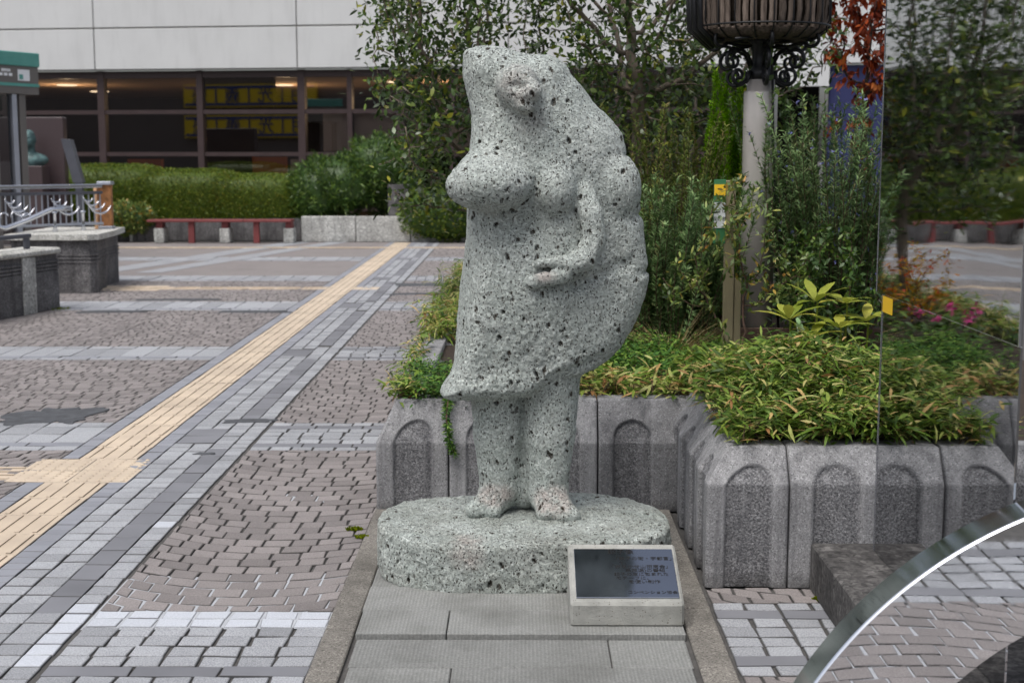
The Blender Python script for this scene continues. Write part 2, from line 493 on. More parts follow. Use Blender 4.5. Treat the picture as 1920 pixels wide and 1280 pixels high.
M['leaf_conifer'] = m_leaf('lime_conifer', [(0, S(104, 146, 40)), (0.6, S(146, 192, 54)), (1, S(186, 214, 84))], 0.55, 0.2, 0.3)
M['leaf_hedge'] = m_leaf('hedge_leaf', [(0, S(52, 70, 26)), (0.5, S(88, 107, 40)), (0.85, S(124, 140, 56)), (1, S(142, 128, 62))], 0.5, 0.2, 0.35)
M['leaf_red'] = m_leaf('rust_red_leaf', [(0, S(96, 40, 26)), (0.5, S(146, 66, 42)), (0.85, S(172, 84, 54)), (1, S(190, 118, 68))], 0.5, 0.25, 0.35)
M['leaf_orange'] = m_leaf('autumn_orange_leaf', [(0, S(140, 120, 44)), (0.5, S(186, 150, 56)), (0.8, S(196, 110, 60)), (1, S(176, 70, 46))], 0.5, 0.3, 0.35)
M['leaf_dry'] = m_leaf('dry_grass', [(0, S(150, 132, 92)), (0.6, S(190, 172, 130)), (1, S(214, 202, 168))], 0.7, 0.2, 0.2)
M['leaf_grass'] = m_leaf('green_grass_blade', [(0, S(64, 88, 40)), (0.6, S(112, 132, 62)), (1, S(176, 170, 92))], 0.5, 0.2, 0.35)
M['flower_pink'] = m_leaf('pink_petal', [(0, S(196, 66, 128)), (1, S(240, 130, 186))], 0.5, 0.3, 0.3)
M['flower_blue'] = m_leaf('pale_blue_petal', [(0, S(120, 124, 196)), (1, S(176, 178, 226))], 0.5, 0.3, 0.3)
M['leaf_mint'] = m_leaf('pale_mint_leaf', [(0, S(150, 190, 130)), (1, S(226, 236, 214))], 0.5, 0.25, 0.3)
M['cladding'] = plain('white_wall_panel', S(208, 209, 209), 0.6, 0, 0.05, 1.2, 60, 0.0006, stain=0.10)
M['cladding_joint'] = plain('panel_joint', S(120, 116, 108), 0.9, 0, 0.2, 8, 0, 0)
M['frame'] = plain('dark_brown_frame', S(70, 56, 56), 0.45, 0.2, 0.15, 4, 0, 0)
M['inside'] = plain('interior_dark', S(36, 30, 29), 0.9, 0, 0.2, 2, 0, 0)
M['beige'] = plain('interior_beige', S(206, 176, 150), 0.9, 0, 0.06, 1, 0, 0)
M['blind'] = plain('pale_window_blind', S(214, 200, 190), 0.9, 0, 0.06, 1, 0, 0)
M['orangebox'] = plain('interior_orange_panel', S(206, 116, 60), 0.8, 0, 0.1, 2, 0, 0)
M['bluewall'] = plain('blue_wall_panel', S(40, 45, 92), 0.55, 0, 0.08, 1.5, 0, 0)
M['redpaint'] = plain('red_brown_paint', S(122, 58, 58), 0.6, 0, 0.2, 6, 60, 0.001)
M['darkgranite'] = plain('dark_red_granite', S(74, 62, 64), 0.4, 0, 0.15, 40, 0, 0)
M['bronze'] = plain('green_bronze', S(84, 114, 114), 0.55, 0.2, 0.3, 14, 60, 0.002, c2=S(46, 64, 66))
M['kiosk'] = plain('brown_grey_metal', S(116, 112, 108), 0.5, 0.3, 0.1, 2, 0, 0)
M['kioskgreen'] = plain('green_roof_trim', S(72, 138, 128), 0.5, 0, 0.25, 3, 0, 0, c2=S(96, 160, 150))
M['alu'] = plain('silver_aluminium', S(186, 190, 200), 0.4, 0.7, 0.1, 3, 0, 0)
M['chrome'] = plain('polished_rail_steel', S(220, 222, 228), 0.16, 1.0, 0.08, 3, 0, 0)
M['darkmetal'] = plain('dark_grey_metal', S(96, 98, 106), 0.45, 0.5, 0.15, 4, 0, 0)
M['signwood'] = plain('pale_orange_sign_edge', S(222, 176, 136), 0.7, 0, 0.12, 6, 0, 0)
M['signface'] = plain('faded_orange_sign_face', S(176, 120, 76), 0.7, 0, 0.35, 14, 0, 0, c2=S(120, 84, 48))
M['white'] = plain('white_print', S(232, 234, 236), 0.6, 0, 0.03, 3, 0, 0)
M['black'] = plain('black_print', S(26, 26, 28), 0.6, 0, 0.1, 3, 0, 0)
M['green'] = plain('green_print', S(58, 118, 76), 0.5, 0, 0.08, 3, 0, 0)
M['yellow'] = plain('yellow_print', S(238, 192, 40), 0.5, 0, 0.06, 3, 0, 0)
M['signyellow'] = plain('yellow_shop_sign', S(246, 206, 30), 0.5, 0, 0.04, 1, 0, 0)
M['signblue'] = plain('blue_shop_sign', S(30, 60, 130), 0.5, 0, 0.04, 1, 0, 0)
M['cityblock'] = plain('grey_brown_building', S(116, 104, 98), 0.8, 0, 0.12, 0.3, 0, 0)
M['moss'] = m_leaf('moss', [(0, S(70, 84, 20)), (1, S(130, 140, 40))], 0.9, 0.1, 0.1)
def m_glass(name, tint, refl):
    t = NT(name)
    tr = t.n.new('ShaderNodeBsdfTransparent'); tr.inputs[0].default_value = (*tint, 1)
    gl = t.n.new('ShaderNodeBsdfGlossy'); gl.inputs['Roughness'].default_value = 0.015
    gl.inputs[0].default_value = (0.9, 0.92, 0.95, 1)
    fr = t.n.new('ShaderNodeFresnel'); fr.inputs[0].default_value = 1.5
    fac = t.math('ADD', fr.outputs[0], refl, True)
    mx = t.n.new('ShaderNodeMixShader'); t.l.new(fac, mx.inputs[0]); t.l.new(tr.outputs[0], mx.inputs[1]); t.l.new(gl.outputs[0], mx.inputs[2])
    return t.done(mx.outputs[0])
M['glass'] = m_glass('tinted_window_glass', (0.62, 0.58, 0.56), 0.20)
M['kglass'] = m_glass('kiosk_glass', (0.35, 0.37, 0.38), 0.06)
def m_emit(name, c, s):
    t = NT(name); e = t.n.new('ShaderNodeEmission'); e.inputs[0].default_value = (*c, 1); e.inputs[1].default_value = s
    return t.done(e.outputs[0])
M['lamp'] = m_emit('ceiling_lamp_glow', (1.0, 0.82, 0.55), 2.5)
# ------------------------------------------------------------------ paving
def clip(poly, x0, x1, y0, y1):
    for ax, lim, sgn in ((0, x0, 1), (0, x1, -1), (1, y0, 1), (1, y1, -1)):
        out = []
        n = len(poly)
        for i in range(n):
            a, b = poly[i], poly[(i + 1) % n]
            da, db = sgn * (a[ax] - lim), sgn * (b[ax] - lim)
            if da >= 0: out.append(a)
            if (da >= 0) != (db >= 0):
                t = da / (da - db)
                out.append((a[0] + (b[0] - a[0]) * t, a[1] + (b[1] - a[1]) * t))
        poly = out
        if len(poly) < 3: return []
    return poly

def area(p):
    return 0.5 * sum(p[i][0] * p[(i + 1) % len(p)][1] - p[(i + 1) % len(p)][0] * p[i][1] for i in range(len(p)))

def shrink(p, g):
    cx = sum(q[0] for q in p) / len(p); cy = sum(q[1] for q in p) / len(p)
    out = []
    for x, y in p:
        d = math.hypot(x - cx, y - cy)
        k = max(0.2, (d - g * 1.35) / max(d, 1e-6))
        out.append((cx + (x - cx) * k, cy + (y - cy) * k))
    return out

def piece(poly, z=0.0, bev=0.004, th=0.02):
    """verts/faces of one stone with a softened top edge"""
    n = len(poly)
    inn = shrink(poly, bev)
    tx, ty = random.uniform(-0.012, 0.012), random.uniform(-0.012, 0.012)
    cx = sum(q[0] for q in poly) / n; cy = sum(q[1] for q in poly) / n
    zz = lambda x, y: z + tx * (x - cx) + ty * (y - cy)
    v = [(x, y, z - th) for x, y in poly] + [(x, y, zz(x, y) - bev * 0.8) for x, y in poly] + [(x, y, zz(x, y)) for x, y in inn]
    f = [(i, (i + 1) % n, n + (i + 1) % n, n + i) for i in range(n)]
    f += [(n + i, n + (i + 1) % n, 2 * n + (i + 1) % n, 2 * n + i) for i in range(n)]
    f.append(tuple(range(2 * n, 3 * n)))
    return v, f

STONES = {}          # kind -> list of (polygon, material, z)
def stone(kind, poly, mat, z=0.0, gap=0.004):
    gap = 0.0012 + gap * 0.38
    if len(poly) < 3: return
    a = area(poly)
    if a < 0: poly = poly[::-1]; a = -a
    if a < 0.0006: return
    poly = shrink(poly, gap)
    STONES.setdefault(kind, []).append((poly, mat, z + random.uniform(-0.0015, 0.0015)))

def rect(x0, x1, y0, y1, j=0.0):
    q = lambda: random.uniform(-j, j)
    return [(x0 + q(), y0 + q()), (x1 + q(), y0 + q()), (x1 + q(), y1 + q()), (x0 + q(), y1 + q())]

def visible_x(y):      # left limit worth building at this distance
    return -0.395 * max(y, 0.1) - 0.5

def row(kind, mat, xs, y0, y1, j=0.003, gap=0.005, new=None):
    for a, b in zip(xs[:-1], xs[1:]):
        if b < visible_x(y1): continue
        m = mat
        if new is not None and new(a, b): m = 'granite_new'
        stone(kind, rect(a, b, y0, y1, j), m, 0, gap)

def cuts(a, b, step, off=0.0):
    n = max(1, int(round((b - a) / step)))
    return [a + (b - a) * i / n for i in range(n + 1)]

def fan(x0, x1, y0, y1, xc, w=1.15, gap=0.0055):
    Rr, p, ds = 0.86, 0.092, 0.112
    k0 = int(math.floor((x0 - xc) / w - 0.5)); k1 = int(math.ceil((x1 - xc) / w + 0.5))
    for k in range(k0, k1 + 1):
        c = xc + k * w
        xa, xb = max(x0, c - w / 2), min(x1, c + w / 2)
        if xb - xa < 0.01: continue
        half = math.asin(w / 2 / Rr)
        rise = Rr * (1 - math.cos(half))
        ya = y0 - rise - p
        r = 0
        while ya < y1 + p:
            dth = ds / Rr
            th = -half - dth + (0.5 * dth if r % 2 else 0.0) + random.uniform(-0.02, 0.02)
            while th < half:
                d2 = dth * random.uniform(0.85, 1.15)
                f = lambda t, yy: (c + Rr * math.sin(t) + random.uniform(-0.0025, 0.0025), yy + Rr * (1 - math.cos(t)) + random.uniform(-0.004, 0.004))
                q = [f(th, ya), f(th + d2, ya), f(th + d2 + random.uniform(-.003, .003), ya + p), f(th, ya + p)]
                if max(t[1] for t in q) > y0 and min(t[1] for t in q) < y1 and max(t[0] for t in q) > visible_x(max(t[1] for t in q)):
                    stone('pink_sett', clip(q, xa, xb, y0, y1), 'pink', 0, gap)
                th += d2
            ya += p; r += 1

# joint sheet: the ground itself
ground = mk('pavement', [(-300, -300, -0.008), (300, -300, -0.008), (300, 300, -0.008), (-300, 300, -0.008)], [(0, 1, 2, 3)], M['grout'])
tag(ground, kind='structure')

XS = (-1.98, -1.885, -1.775, -1.67, -1.562, -1.468)      # border, granite, granite, grey, granite
XP0, XP1 = -1.455, -0.645                                # pink field up to the plot kerb / planter
BANDS = [(1.10, 1.86), (3.90, 4.584), (7.19, 7.944), (10.44, 11.18), (13.83, 14.68), (17.1, 17.85), (20.4, 21.15)]
def band_rows(a, b):
    h = b - a
    fr = [0, .125, .24, .37, .5, .635, .765, .885, 1] if a < 5 else [0, .115, .235, .375, .51, .64, .77, .89, 1]
    kinds = 'gpggggpg'
    return [(a + h * fr[i], a + h * fr[i + 1], kinds[i]) for i in range(8)]

for bi, (a, b) in enumerate(BANDS):
    far = a > 12
    # right part of the band, from the long strip to the planter
    xr = 3.2 if a < 5 else XP1
    new = (lambda u, v: True) if a == 3.90 else None
    for ri, (y0, y1, kd) in enumerate(band_rows(a, b)):
        xs0 = cuts(XP0, XP1, 0.117)
        is_new = a == 3.90 and ri >= 6
        if kd == 'p' and not is_new:
            row('grey_paver', 'grey', cuts(XP0, XP1, 0.25), y0, y1, 0.002)
        else:
            off = random.uniform(-0.01, 0.01)
            xs = [xs0[0]] + [x + off for x in xs0[1:-1]] + [xs0[-1]]
            row('granite_sett', 'granite_new' if is_new else 'granite', xs, y0, y1, 0.004, 0.007 if a < 8 else 0.005)
        if a < 5:      # right of the statue plot
            d = 0.10 if a > 3 else 0.02
            if kd == 'p': row('grey_paver', 'grey', cuts(0.655, 3.2, 0.235), y0 + d, y1 + d, 0.002)
            else: row('granite_sett', 'granite', cuts(0.655, 3.2, 0.117), y0 + d, y1 + d, 0.004, 0.008)
    # left part
    xl = visible_x(b)
    n = int((-2.40 - xl) / 0.17)
    for y0, y1, kd in ((a, a + .1 * (b - a) / .74, 'g'), (a + .1 * (b - a) / .74, a + .19 * (b - a) / .74, 'p'), (a + .19 * (b - a) / .74, a + .62 * (b - a) / .74, 'G'), (a + .62 * (b - a) / .74, b, 'g')):
        step = 0.19 if kd != 'p' else 0.3
        nn = max(1, int((-2.40 - xl) / step))
        xs = [-2.375 - step * i for i in range(nn + 1)][::-1]
        if kd == 'p': row('grey_paver', 'greylight', xs, y0, y1)
        elif kd == 'G' and a < 9:
            ym = (y0 + y1) / 2
            row('granite_sett', 'granite', xs, y0, ym, 0.003); row('granite_sett', 'granite', xs, ym, y1, 0.003)
        else: row('granite_sett', 'granite', xs, y0, y1, 0.003)

# long strips beside the tactile line
def in_band(y):
    for a, b in BANDS:
        if a <= y <= b: return (a, b)
    return None
y = 1.86
i = 0
while y < 25:
    d = 0.08
    row('grey_paver', 'greylight', [XS[0] + 0.003, XS[1]], y, y + d, 0.001, 0.0025)
    if not (6.45 < y < 6.97): row('grey_paver', 'greylight', [-2.375, -2.284], y, y + d, 0.001, 0.0025)
    y += d
y = 1.86
while y < 25:
    y2 = y + 0.1
    b_ = in_band(y + 0.05)
    isnew = 4.27 < y + .05 < 4.62 and True
    for c0, c1, nm in ((1, 2, 'A'), (2, 3, 'B'), (4, 5, 'C')):
        if b_ and nm in 'AB' and 0.25 < (y + .05 - b_[0]) / (b_[1] - b_[0]) < 0.8 and b_[0] > 5: continue
        m = 'granite_new' if (nm == 'C' and (4.1 < y + 0.05 < 4.65 or 5.62 < y + .05 < 5.75)) else 'granite'
        stone('granite_sett', rect(XS[c0], XS[c1], y, y2, 0.003), m, 0, 0.0045)
    if b_: stone('granite_sett', rect(XS[3], XS[4], y, y2, 0.003), 'granite', 0, 0.0045)
    y = y2
for a, b in BANDS:
    if a > 5:
        y0, y1 = a + .25 * (b - a), a + .8 * (b - a); ym = (y0 + y1) / 2
        stone('grey_paver', rect(XS[1], XS[3], y0, ym, 0.002), 'grey'); stone('grey_paver', rect(XS[1], XS[3], ym, y1, 0.002), 'grey')
y = 1.86
while y < 25:
    if not in_band(y + 0.1): stone('grey_paver', rect(XS[3], XS[4], y, y + 0.192, 0.002), 'grey', 0, 0.003)
    y += 0.192

# pink segmental-arch fields between the bands
edges = [-0.2] + [v for ab in BANDS for v in ab]
fields = [(edges[k], edges[k + 1]) for k in range(0, len(edges) - 1, 2)] + [(BANDS[-1][1], 23.2)]
for fi, (a, b) in enumerate(fields):
    if a < 3:
        if a > 0:
            fan(0.66, 3.2, a, b + 0.10, 1.2, gap=0.0055)
            fan(XP0, XP1, a, b, -1.0)
        continue
    if a < 5: fan(0.66, 3.2, a + 0.10, 4.86, 1.2, gap=0.007)
    fan(XP0, XP1, a, b, -1.0)
    if a < 17: fan(visible_x(b), -2.378, a, b, -2.95)
for xa, xb, ya, yb in ((-12, -2.378, 17.85, 20.4), (-12, -2.378, 21.15, 23.1), (-12, XP0, 23.5, 24.9), (-1.45, 4, 23.5, 24.9)):
    o = mk('distant_setts', [(xa, ya, -0.003), (xb, ya, -0.003), (xb, yb, -0.003), (xa, yb, -0.003)], [(0, 1, 2, 3)], M['pink'], ground, attrs={'tint': [.5] * 4})
    tag(o, kind='stuff')
# diagonal band far left
for o_, w_ in ((0.0, 0.45), (0.75, 0.35)):
    pts = [(-5.9 + o_, 18.3), (-5.9 + w_ + o_, 18.3), (-4.2 + w_ + o_, 24.9), (-4.2 + o_, 24.9)]
    o = mk('distant_setts', [(x, y, 0.001) for x, y in pts], [(0, 1, 2, 3)], M['granite'], ground, attrs={'tint': [.4] * 4}); tag(o, kind='stuff')

# tactile tiles: bar tiles and dot tiles, each a mesh of its own
def ring_edge(v): return [1.0] * (len(v) * 2 // 3) + [0.0] * (len(v) // 3)
def tactile(cx, cy, s, bars):
    mb = MB(); mb.edge = []; h = s / 2 - 0.0015; hy = h if bars != 'd' or cy > 7 else 0.125
    v, f = piece(rect(cx - h, cx + h, cy - hy, cy + hy), 0.001, 0.003); mb.add(v, f); mb.edge += ring_edge(v)
    if bars in 'xy':
        for k in range(4):
            u = (k - 1.5) * s / 4
            L, w, z = s / 2 - 0.016, 0.0095, 0.0062
            if bars == 'y': pts = [(cx + u - w, cy - L), (cx + u + w, cy - L), (cx + u + w, cy + L), (cx + u - w, cy + L)]
            else: pts = [(cx - L, cy + u - w), (cx + L, cy + u - w), (cx + L, cy + u + w), (cx - L, cy + u + w)]
            v, f = piece(pts, z, 0.004, 0.006); mb.add(v, f); mb.edge += [e * .6 for e in ring_edge(v)]
    else:
        for a in range(5):
            for b in range(5):
                px, py = cx + (a - 2) * s / 5, cy + (b - 2) * hy * 2 / 5
                pts = [(px + 0.0125 * math.cos(t), py + 0.0125 * math.sin(t)) for t in np.linspace(0, 2 * math.pi, 9)[:-1]]
                v, f = piece(pts, 0.0058, 0.005, 0.006); mb.add(v, f); mb.edge += [e * .25 for e in ring_edge(v)]
    return mb
TX = -2.13
tact = []
y = 1.95
while y < 24.6:
    cy = y + 0.15
    if 6.45 < cy < 6.97: pass
    else: tact.append((TX, cy, 0.3, 'y'))
    y += 0.3
    if abs(y - 6.45) < 0.15: y = 6.962
for gx in (-2.333, -2.036):
    for gy in (6.585, 6.838): tact.append((gx, gy, 0.2965, 'd'))
tact += [(-2.612 - 0.3 * k, 6.64, 0.3, 'x') for k in range(3)]
tact += [(-2.44 - 0.3 * k, 16.15, 0.3, 'x') for k in range(8)]
tact += [(TX + dx, 16.15, 0.3, 'd') for dx in (-.3, .3)]
tact += [(-4.95 + 0.3 * k, 16.0 + 0.3 * q, 0.3, 'd') for k in range(3) for q in range(2)]
tact += [(-9 + 0.3 * k, 23.3, 0.3, 'x') for k in range(34)]

def spread(o, n): return {'tint': np.full(n, random.random())}
for cx, cy, s, k in tact:
    mb = tactile(cx, cy, s, k)
    mb.build('tactile_tile', M['tactile'], ground, origin=(cx, cy, 0), attrs={'tint': [random.random()] * len(mb.v), 'edge': mb.edge})

# biggest stones in view become objects of their own, the rest of each kind is joined
def shows(poly):
    pts = []
    for x, y in poly:
        if y < 3.4: return 0
        zc = y
        pts.append((980 + 2600 * x / zc, 290 + 1.55 * 2600 / zc))
    u = sum(p[0] for p in pts) / len(pts); v = sum(p[1] for p in pts) / len(pts)
    if not (-10 < u < 1700 and v < 1290): return 0
    if 700 < u < 1260 : return 0
    if u > 1260 and v < 1100: return 0
    return abs(area(pts))
for kind, lst in STONES.items():
    lst.sort(key=lambda t: -shows(t[0]))
    rest = {}
    for k, (poly, mat, z) in enumerate(lst):
        v, f = piece(poly, z, 0.0042 if kind != 'grey_paver' else 0.0025)
        tv = random.random()
        if k < 290 and shows(poly) > 20:
            cx = sum(p[0] for p in poly) / len(poly); cy = sum(p[1] for p in poly) / len(poly)
            mk(kind, v, f, M[mat], ground, origin=(cx, cy, 0), attrs={'tint': [tv] * len(v), 'edge': ring_edge(v)})
        else:
            mb, tl, el = rest.setdefault(mat, (MB(), [], []))
            mb.add(v, f); tl += [tv] * len(v); el += ring_edge(v)
    for mat, (mb, tl, el) in rest.items():
        tag(mb.build('more_' + kind + 's', M[mat], ground, attrs={'tint': tl, 'edge': el}), kind='stuff')

# repair mortar under the relaid corner and asphalt patches
def sheet(name, pts, z, mat):
    c = np.mean(np.array(pts), 0)
    o = mk(name, [(x, y, z) for x, y in pts], [tuple(range(len(pts)))], M[mat], ground, attrs={'tint': [.5] * len(pts)})
    return o
sheet('pale_mortar_bed', [(-1.46, 4.40), (-0.645, 4.42), (-0.645, 5.02), (-0.9, 5.05), (-1.2, 4.98), (-1.40, 5.0), (-1.46, 4.95)], -0.0038, 'mortar')
sheet('pale_mortar_bed', [(.66, 1.9), (3.2, 1.9), (3.2, 3.55), (.66, 3.55)], -0.0038, 'mortar')
sheet('pale_mortar_bed', [(-1.15, 6.12), (-0.86, 6.10), (-0.85, 6.22), (-1.12, 6.26)], -0.0038, 'mortar')
def blob(cx, cy, rx, ry, z, seed):
    r_ = random.Random(seed); n = 54; ph = [r_.uniform(0, 6.3) for _ in range(6)]
    pts = []
    for k in range(n):
        a = 2 * math.pi * k / n; m = 0.85 + .16 * math.sin(2 * a + ph[0]) + .12 * math.sin(5 * a + ph[1]) + .08 * math.sin(11 * a + ph[2]) + .10 * r_.random()
        q = lambda u, e: math.copysign(abs(u) ** e, u)
        pts.append((cx + rx * m * q(math.cos(a), .6), cy + ry * m * q(math.sin(a), .6)))
    v, f = piece(pts, z, 0.003, 0.012)
    return mk('asphalt_patch', v, f, M['asphalt'], ground, attrs={'tint': [.5] * len(v)})
blob(-2.82, 8.15, 0.26, 0.30, 0.004, 1)
blob(-1.60, 8.0, 0.16, 0.06, 0.004, 2)
blob(-1.66, 7.1, 0.05, 0.03, 0.004, 3)
blob(-3.75, 14.85, 0.42, 0.12, 0.004, 4)
blob(-2.75, 13.7, 0.5, 0.10, 0.004, 5)
blob(-4.1, 13.7, 0.45, 0.10, 0.004, 6)
blob(-1.1, 16.6, 0.45, 0.25, 0.004, 7)
blob(-1.2, 15.5, 0.35, 0.14, 0.004, 8)

# ------------------------------------------------------------------ surface nets for carved shapes
def surface_nets(F, org, h):
    nx, ny, nz = F.shape
    ins = F < 0
    c = np.zeros((nx - 1, ny - 1, nz - 1), np.int8)
    for a in (0, 1):
        for b in (0, 1):
            for d in (0, 1):
                c += ins[a:nx - 1 + a, b:ny - 1 + b, d:nz - 1 + d]
    act = (c > 0) & (c < 8)
    ix, iy, iz = np.nonzero(act)
    n = len(ix)
    idx = np.full(act.shape, -1, np.int32); idx[ix, iy, iz] = np.arange(n)
    sm = np.zeros((n, 3)); cnt = np.zeros(n)
    co = [(a, b, d) for a in (0, 1) for b in (0, 1) for d in (0, 1)]
    for p in co:
        for ax in range(3):
            if p[ax] == 1: continue
            q = list(p); q[ax] = 1
            f0 = F[ix + p[0], iy + p[1], iz + p[2]]; f1 = F[ix + q[0], iy + q[1], iz + q[2]]
            m = (f0 < 0) != (f1 < 0)
            t = np.where(m, f0 / np.where(m, f0 - f1, 1), 0)
            pt = np.tile(np.array(p, float), (n, 1)); pt[:, ax] += t
            sm[m] += pt[m]; cnt[m] += 1
    V = (np.stack([ix, iy, iz], 1) + sm / cnt[:, None]) * h + np.array(org)
    faces = []
    for ax in range(3):
        o1, o2 = [(1, 2), (2, 0), (0, 1)][ax]
        sl0 = [slice(None)] * 3; sl1 = [slice(None)] * 3
        sl0[ax] = slice(0, -1); sl1[ax] = slice(1, None)
        A, B = ins[tuple(sl0)], ins[tuple(sl1)]
        e = np.stack(np.nonzero(A != B), 1)
        ok = (e[:, o1] > 0) & (e[:, o2] > 0) & (e[:, o1] < F.shape[o1] - 1) & (e[:, o2] < F.shape[o2] - 1)
        e = e[ok]
        d1 = np.zeros(3, int); d1[o1] = 1
        d2 = np.zeros(3, int); d2[o2] = 1
        g = lambda k: idx[k[:, 0], k[:, 1], k[:, 2]]
        q = np.stack([g(e - d1 - d2), g(e - d2), g(e), g(e - d1)], 1)
        flip = ~A[e[:, 0], e[:, 1], e[:, 2]]
        q[flip] = q[flip][:, ::-1]
        faces.append(q)
    Fq = np.concatenate(faces)
    return V.astype(np.float32), Fq[(Fq >= 0).all(1)], (ix, iy, iz)

class Field:
    def __init__(s, lo, hi, h):
        s.h = h; s.lo = np.array(lo)
        s.ax = [np.arange(lo[k], hi[k], h, dtype=np.float32) for k in range(3)]
        s.F = np.full([len(a) for a in s.ax], 1.0, np.float32)
        s.pit = None
    def win(s, lo, hi):
        r_ = []
        for k in range(3):
            a = max(0, int((lo[k] - s.lo[k]) / s.h) - 1); b = min(len(s.ax[k]), int((hi[k] - s.lo[k]) / s.h) + 2)
            r_.append(slice(a, max(a, b)))
        g = [s.ax[k][r_[k]] for k in range(3)]
        return tuple(r_), g[0][:, None, None], g[1][None, :, None], g[2][None, None, :]
    def union(s, w, d, k):
        f = s.F[w]
        hh = np.clip(0.5 + 0.5 * (f - d) / k, 0, 1)
        s.F[w] = f * (1 - hh) + d * hh - k * hh * (1 - hh)
    def cut(s, w, d, k):
        f = s.F[w]
        hh = np.clip(0.5 - 0.5 * (f + d) / k, 0, 1)
        s.F[w] = f * (1 - hh) - d * hh + k * hh * (1 - hh)
    def ell(s, c, r_, k=0.02, op='union'):
        m = 0.06 + k
        w, X, Y, Z = s.win([c[i] - r_[i] - m for i in range(3)], [c[i] + r_[i] + m for i in range(3)])
        q = np.sqrt(((X - c[0]) / r_[0]) ** 2 + ((Y - c[1]) / r_[1]) ** 2 + ((Z - c[2]) / r_[2]) ** 2)
        getattr(s, op)(w, (q - 1) * min(r_), k)
    def cap(s, a, b, ra, rb, k=0.02, op='union', sq=(1, 1, 1)):
        m = max(ra, rb) + 0.06 + k
        w, X, Y, Z = s.win([min(a[i], b[i]) - m for i in range(3)], [max(a[i], b[i]) + m for i in range(3)])
        ba = np.array(b) - np.array(a); L = float(ba @ ba)
        px, py, pz = X - a[0], Y - a[1], Z - a[2]
        t = np.clip((px * ba[0] + py * ba[1] + pz * ba[2]) / L, 0, 1)
        d = np.sqrt(((px - t * ba[0]) / sq[0]) ** 2 + ((py - t * ba[1]) / sq[1]) ** 2 + ((pz - t * ba[2]) / sq[2]) ** 2) - (ra + (rb - ra) * t)
        getattr(s, op)(w, d, k)
    def lumps(s, amp, waves, seed=3):
        r_ = np.random.default_rng(seed)
        X, Y, Z = s.ax[0][:, None, None], s.ax[1][None, :, None], s.ax[2][None, None, :]
        for lam in waves:
            for _ in range(2):
                d = r_.normal(size=3); d /= np.linalg.norm(d)
                ph = r_.uniform(0, 6.28, 3); kk = 2 * math.pi / lam
                s.F += np.float32(amp * lam / waves[0]) * (np.sin(kk * d[0] * X * 1.7 + ph[0]) * np.sin(kk * d[1] * Y * 1.7 + ph[1]) * np.sin(kk * d[2] * Z * 1.7 + ph[2])).astype(np.float32)
    def grain(s, cell, amp, seed):
        r_ = np.random.default_rng(seed)
        n = [int(len(a) * s.h / cell) + 3 for a in s.ax]
        G_ = r_.normal(size=n).astype(np.float32)
        for k in range(3):
            t = np.arange(len(s.ax[k])) * s.h / cell
            i0 = t.astype(int); f = (t - i0).astype(np.float32); f = f * f * (3 - 2 * f)
            sh = [1, 1, 1]; sh[k] = -1
            G_ = np.take(G_, i0, k) * (1 - f.reshape(sh)) + np.take(G_, i0 + 1, k) * f.reshape(sh)
        s.F += np.float32(amp) * G_
    def pits(s, n, rmin, rmax, seed=5):
        r_ = np.random.default_rng(seed)
        s.pit = np.zeros(s.F.shape, np.uint8)
        cand = np.argwhere(np.abs(s.F) < s.h * 0.6)
        ch = cand[r_.integers(0, len(cand), n)]
        for p in ch:
            c = s.lo + p * s.h
            r0 = rmin + (rmax - rmin) * r_.random() ** 5
            rr = r0 * np.array([r_.uniform(.7, 1.1), 1.5, r_.uniform(.9, 1.9)])
            w, X, Y, Z = s.win(c - rr * 1.6, c + rr * 1.6)
            if 0 in s.F[w].shape: continue
            tl = r_.uniform(-.35, .35)
            q = np.sqrt(((X - c[0] + tl * (Z - c[2])) / rr[0]) ** 2 + ((Y - c[1]) / rr[1]) ** 2 + ((Z - c[2]) / rr[2]) ** 2)
            d = (q - 1) * r0
            s.F[w] = np.maximum(s.F[w], -d)
            s.pit[w] = np.maximum(s.pit[w], (q < 1.08))
    def mesh(s): return surface_nets(s.F, s.lo, s.h)

def poly_sdf(px, pz, poly):
    P = np.array(poly); Q = np.roll(P, -1, 0)
    best = np.full(px.shape, 1e9); inside = np.zeros(px.shape, bool)
    for a, b in zip(P, Q):
        e = b - a; wx, wz = px - a[0], pz - a[1]
        t = np.clip((wx * e[0] + wz * e[1]) / (e @ e), 0, 1)
        best = np.minimum(best, (wx - t * e[0]) ** 2 + (wz - t * e[1]) ** 2)
        c1 = (a[1] <= pz) != (b[1] <= pz)
        xi = a[0] + (pz - a[1]) / (b[1] - a[1] + 1e-12) * e[0]
        inside ^= c1 & (px < xi)
    return np.where(inside, -1, 1) * np.sqrt(best)

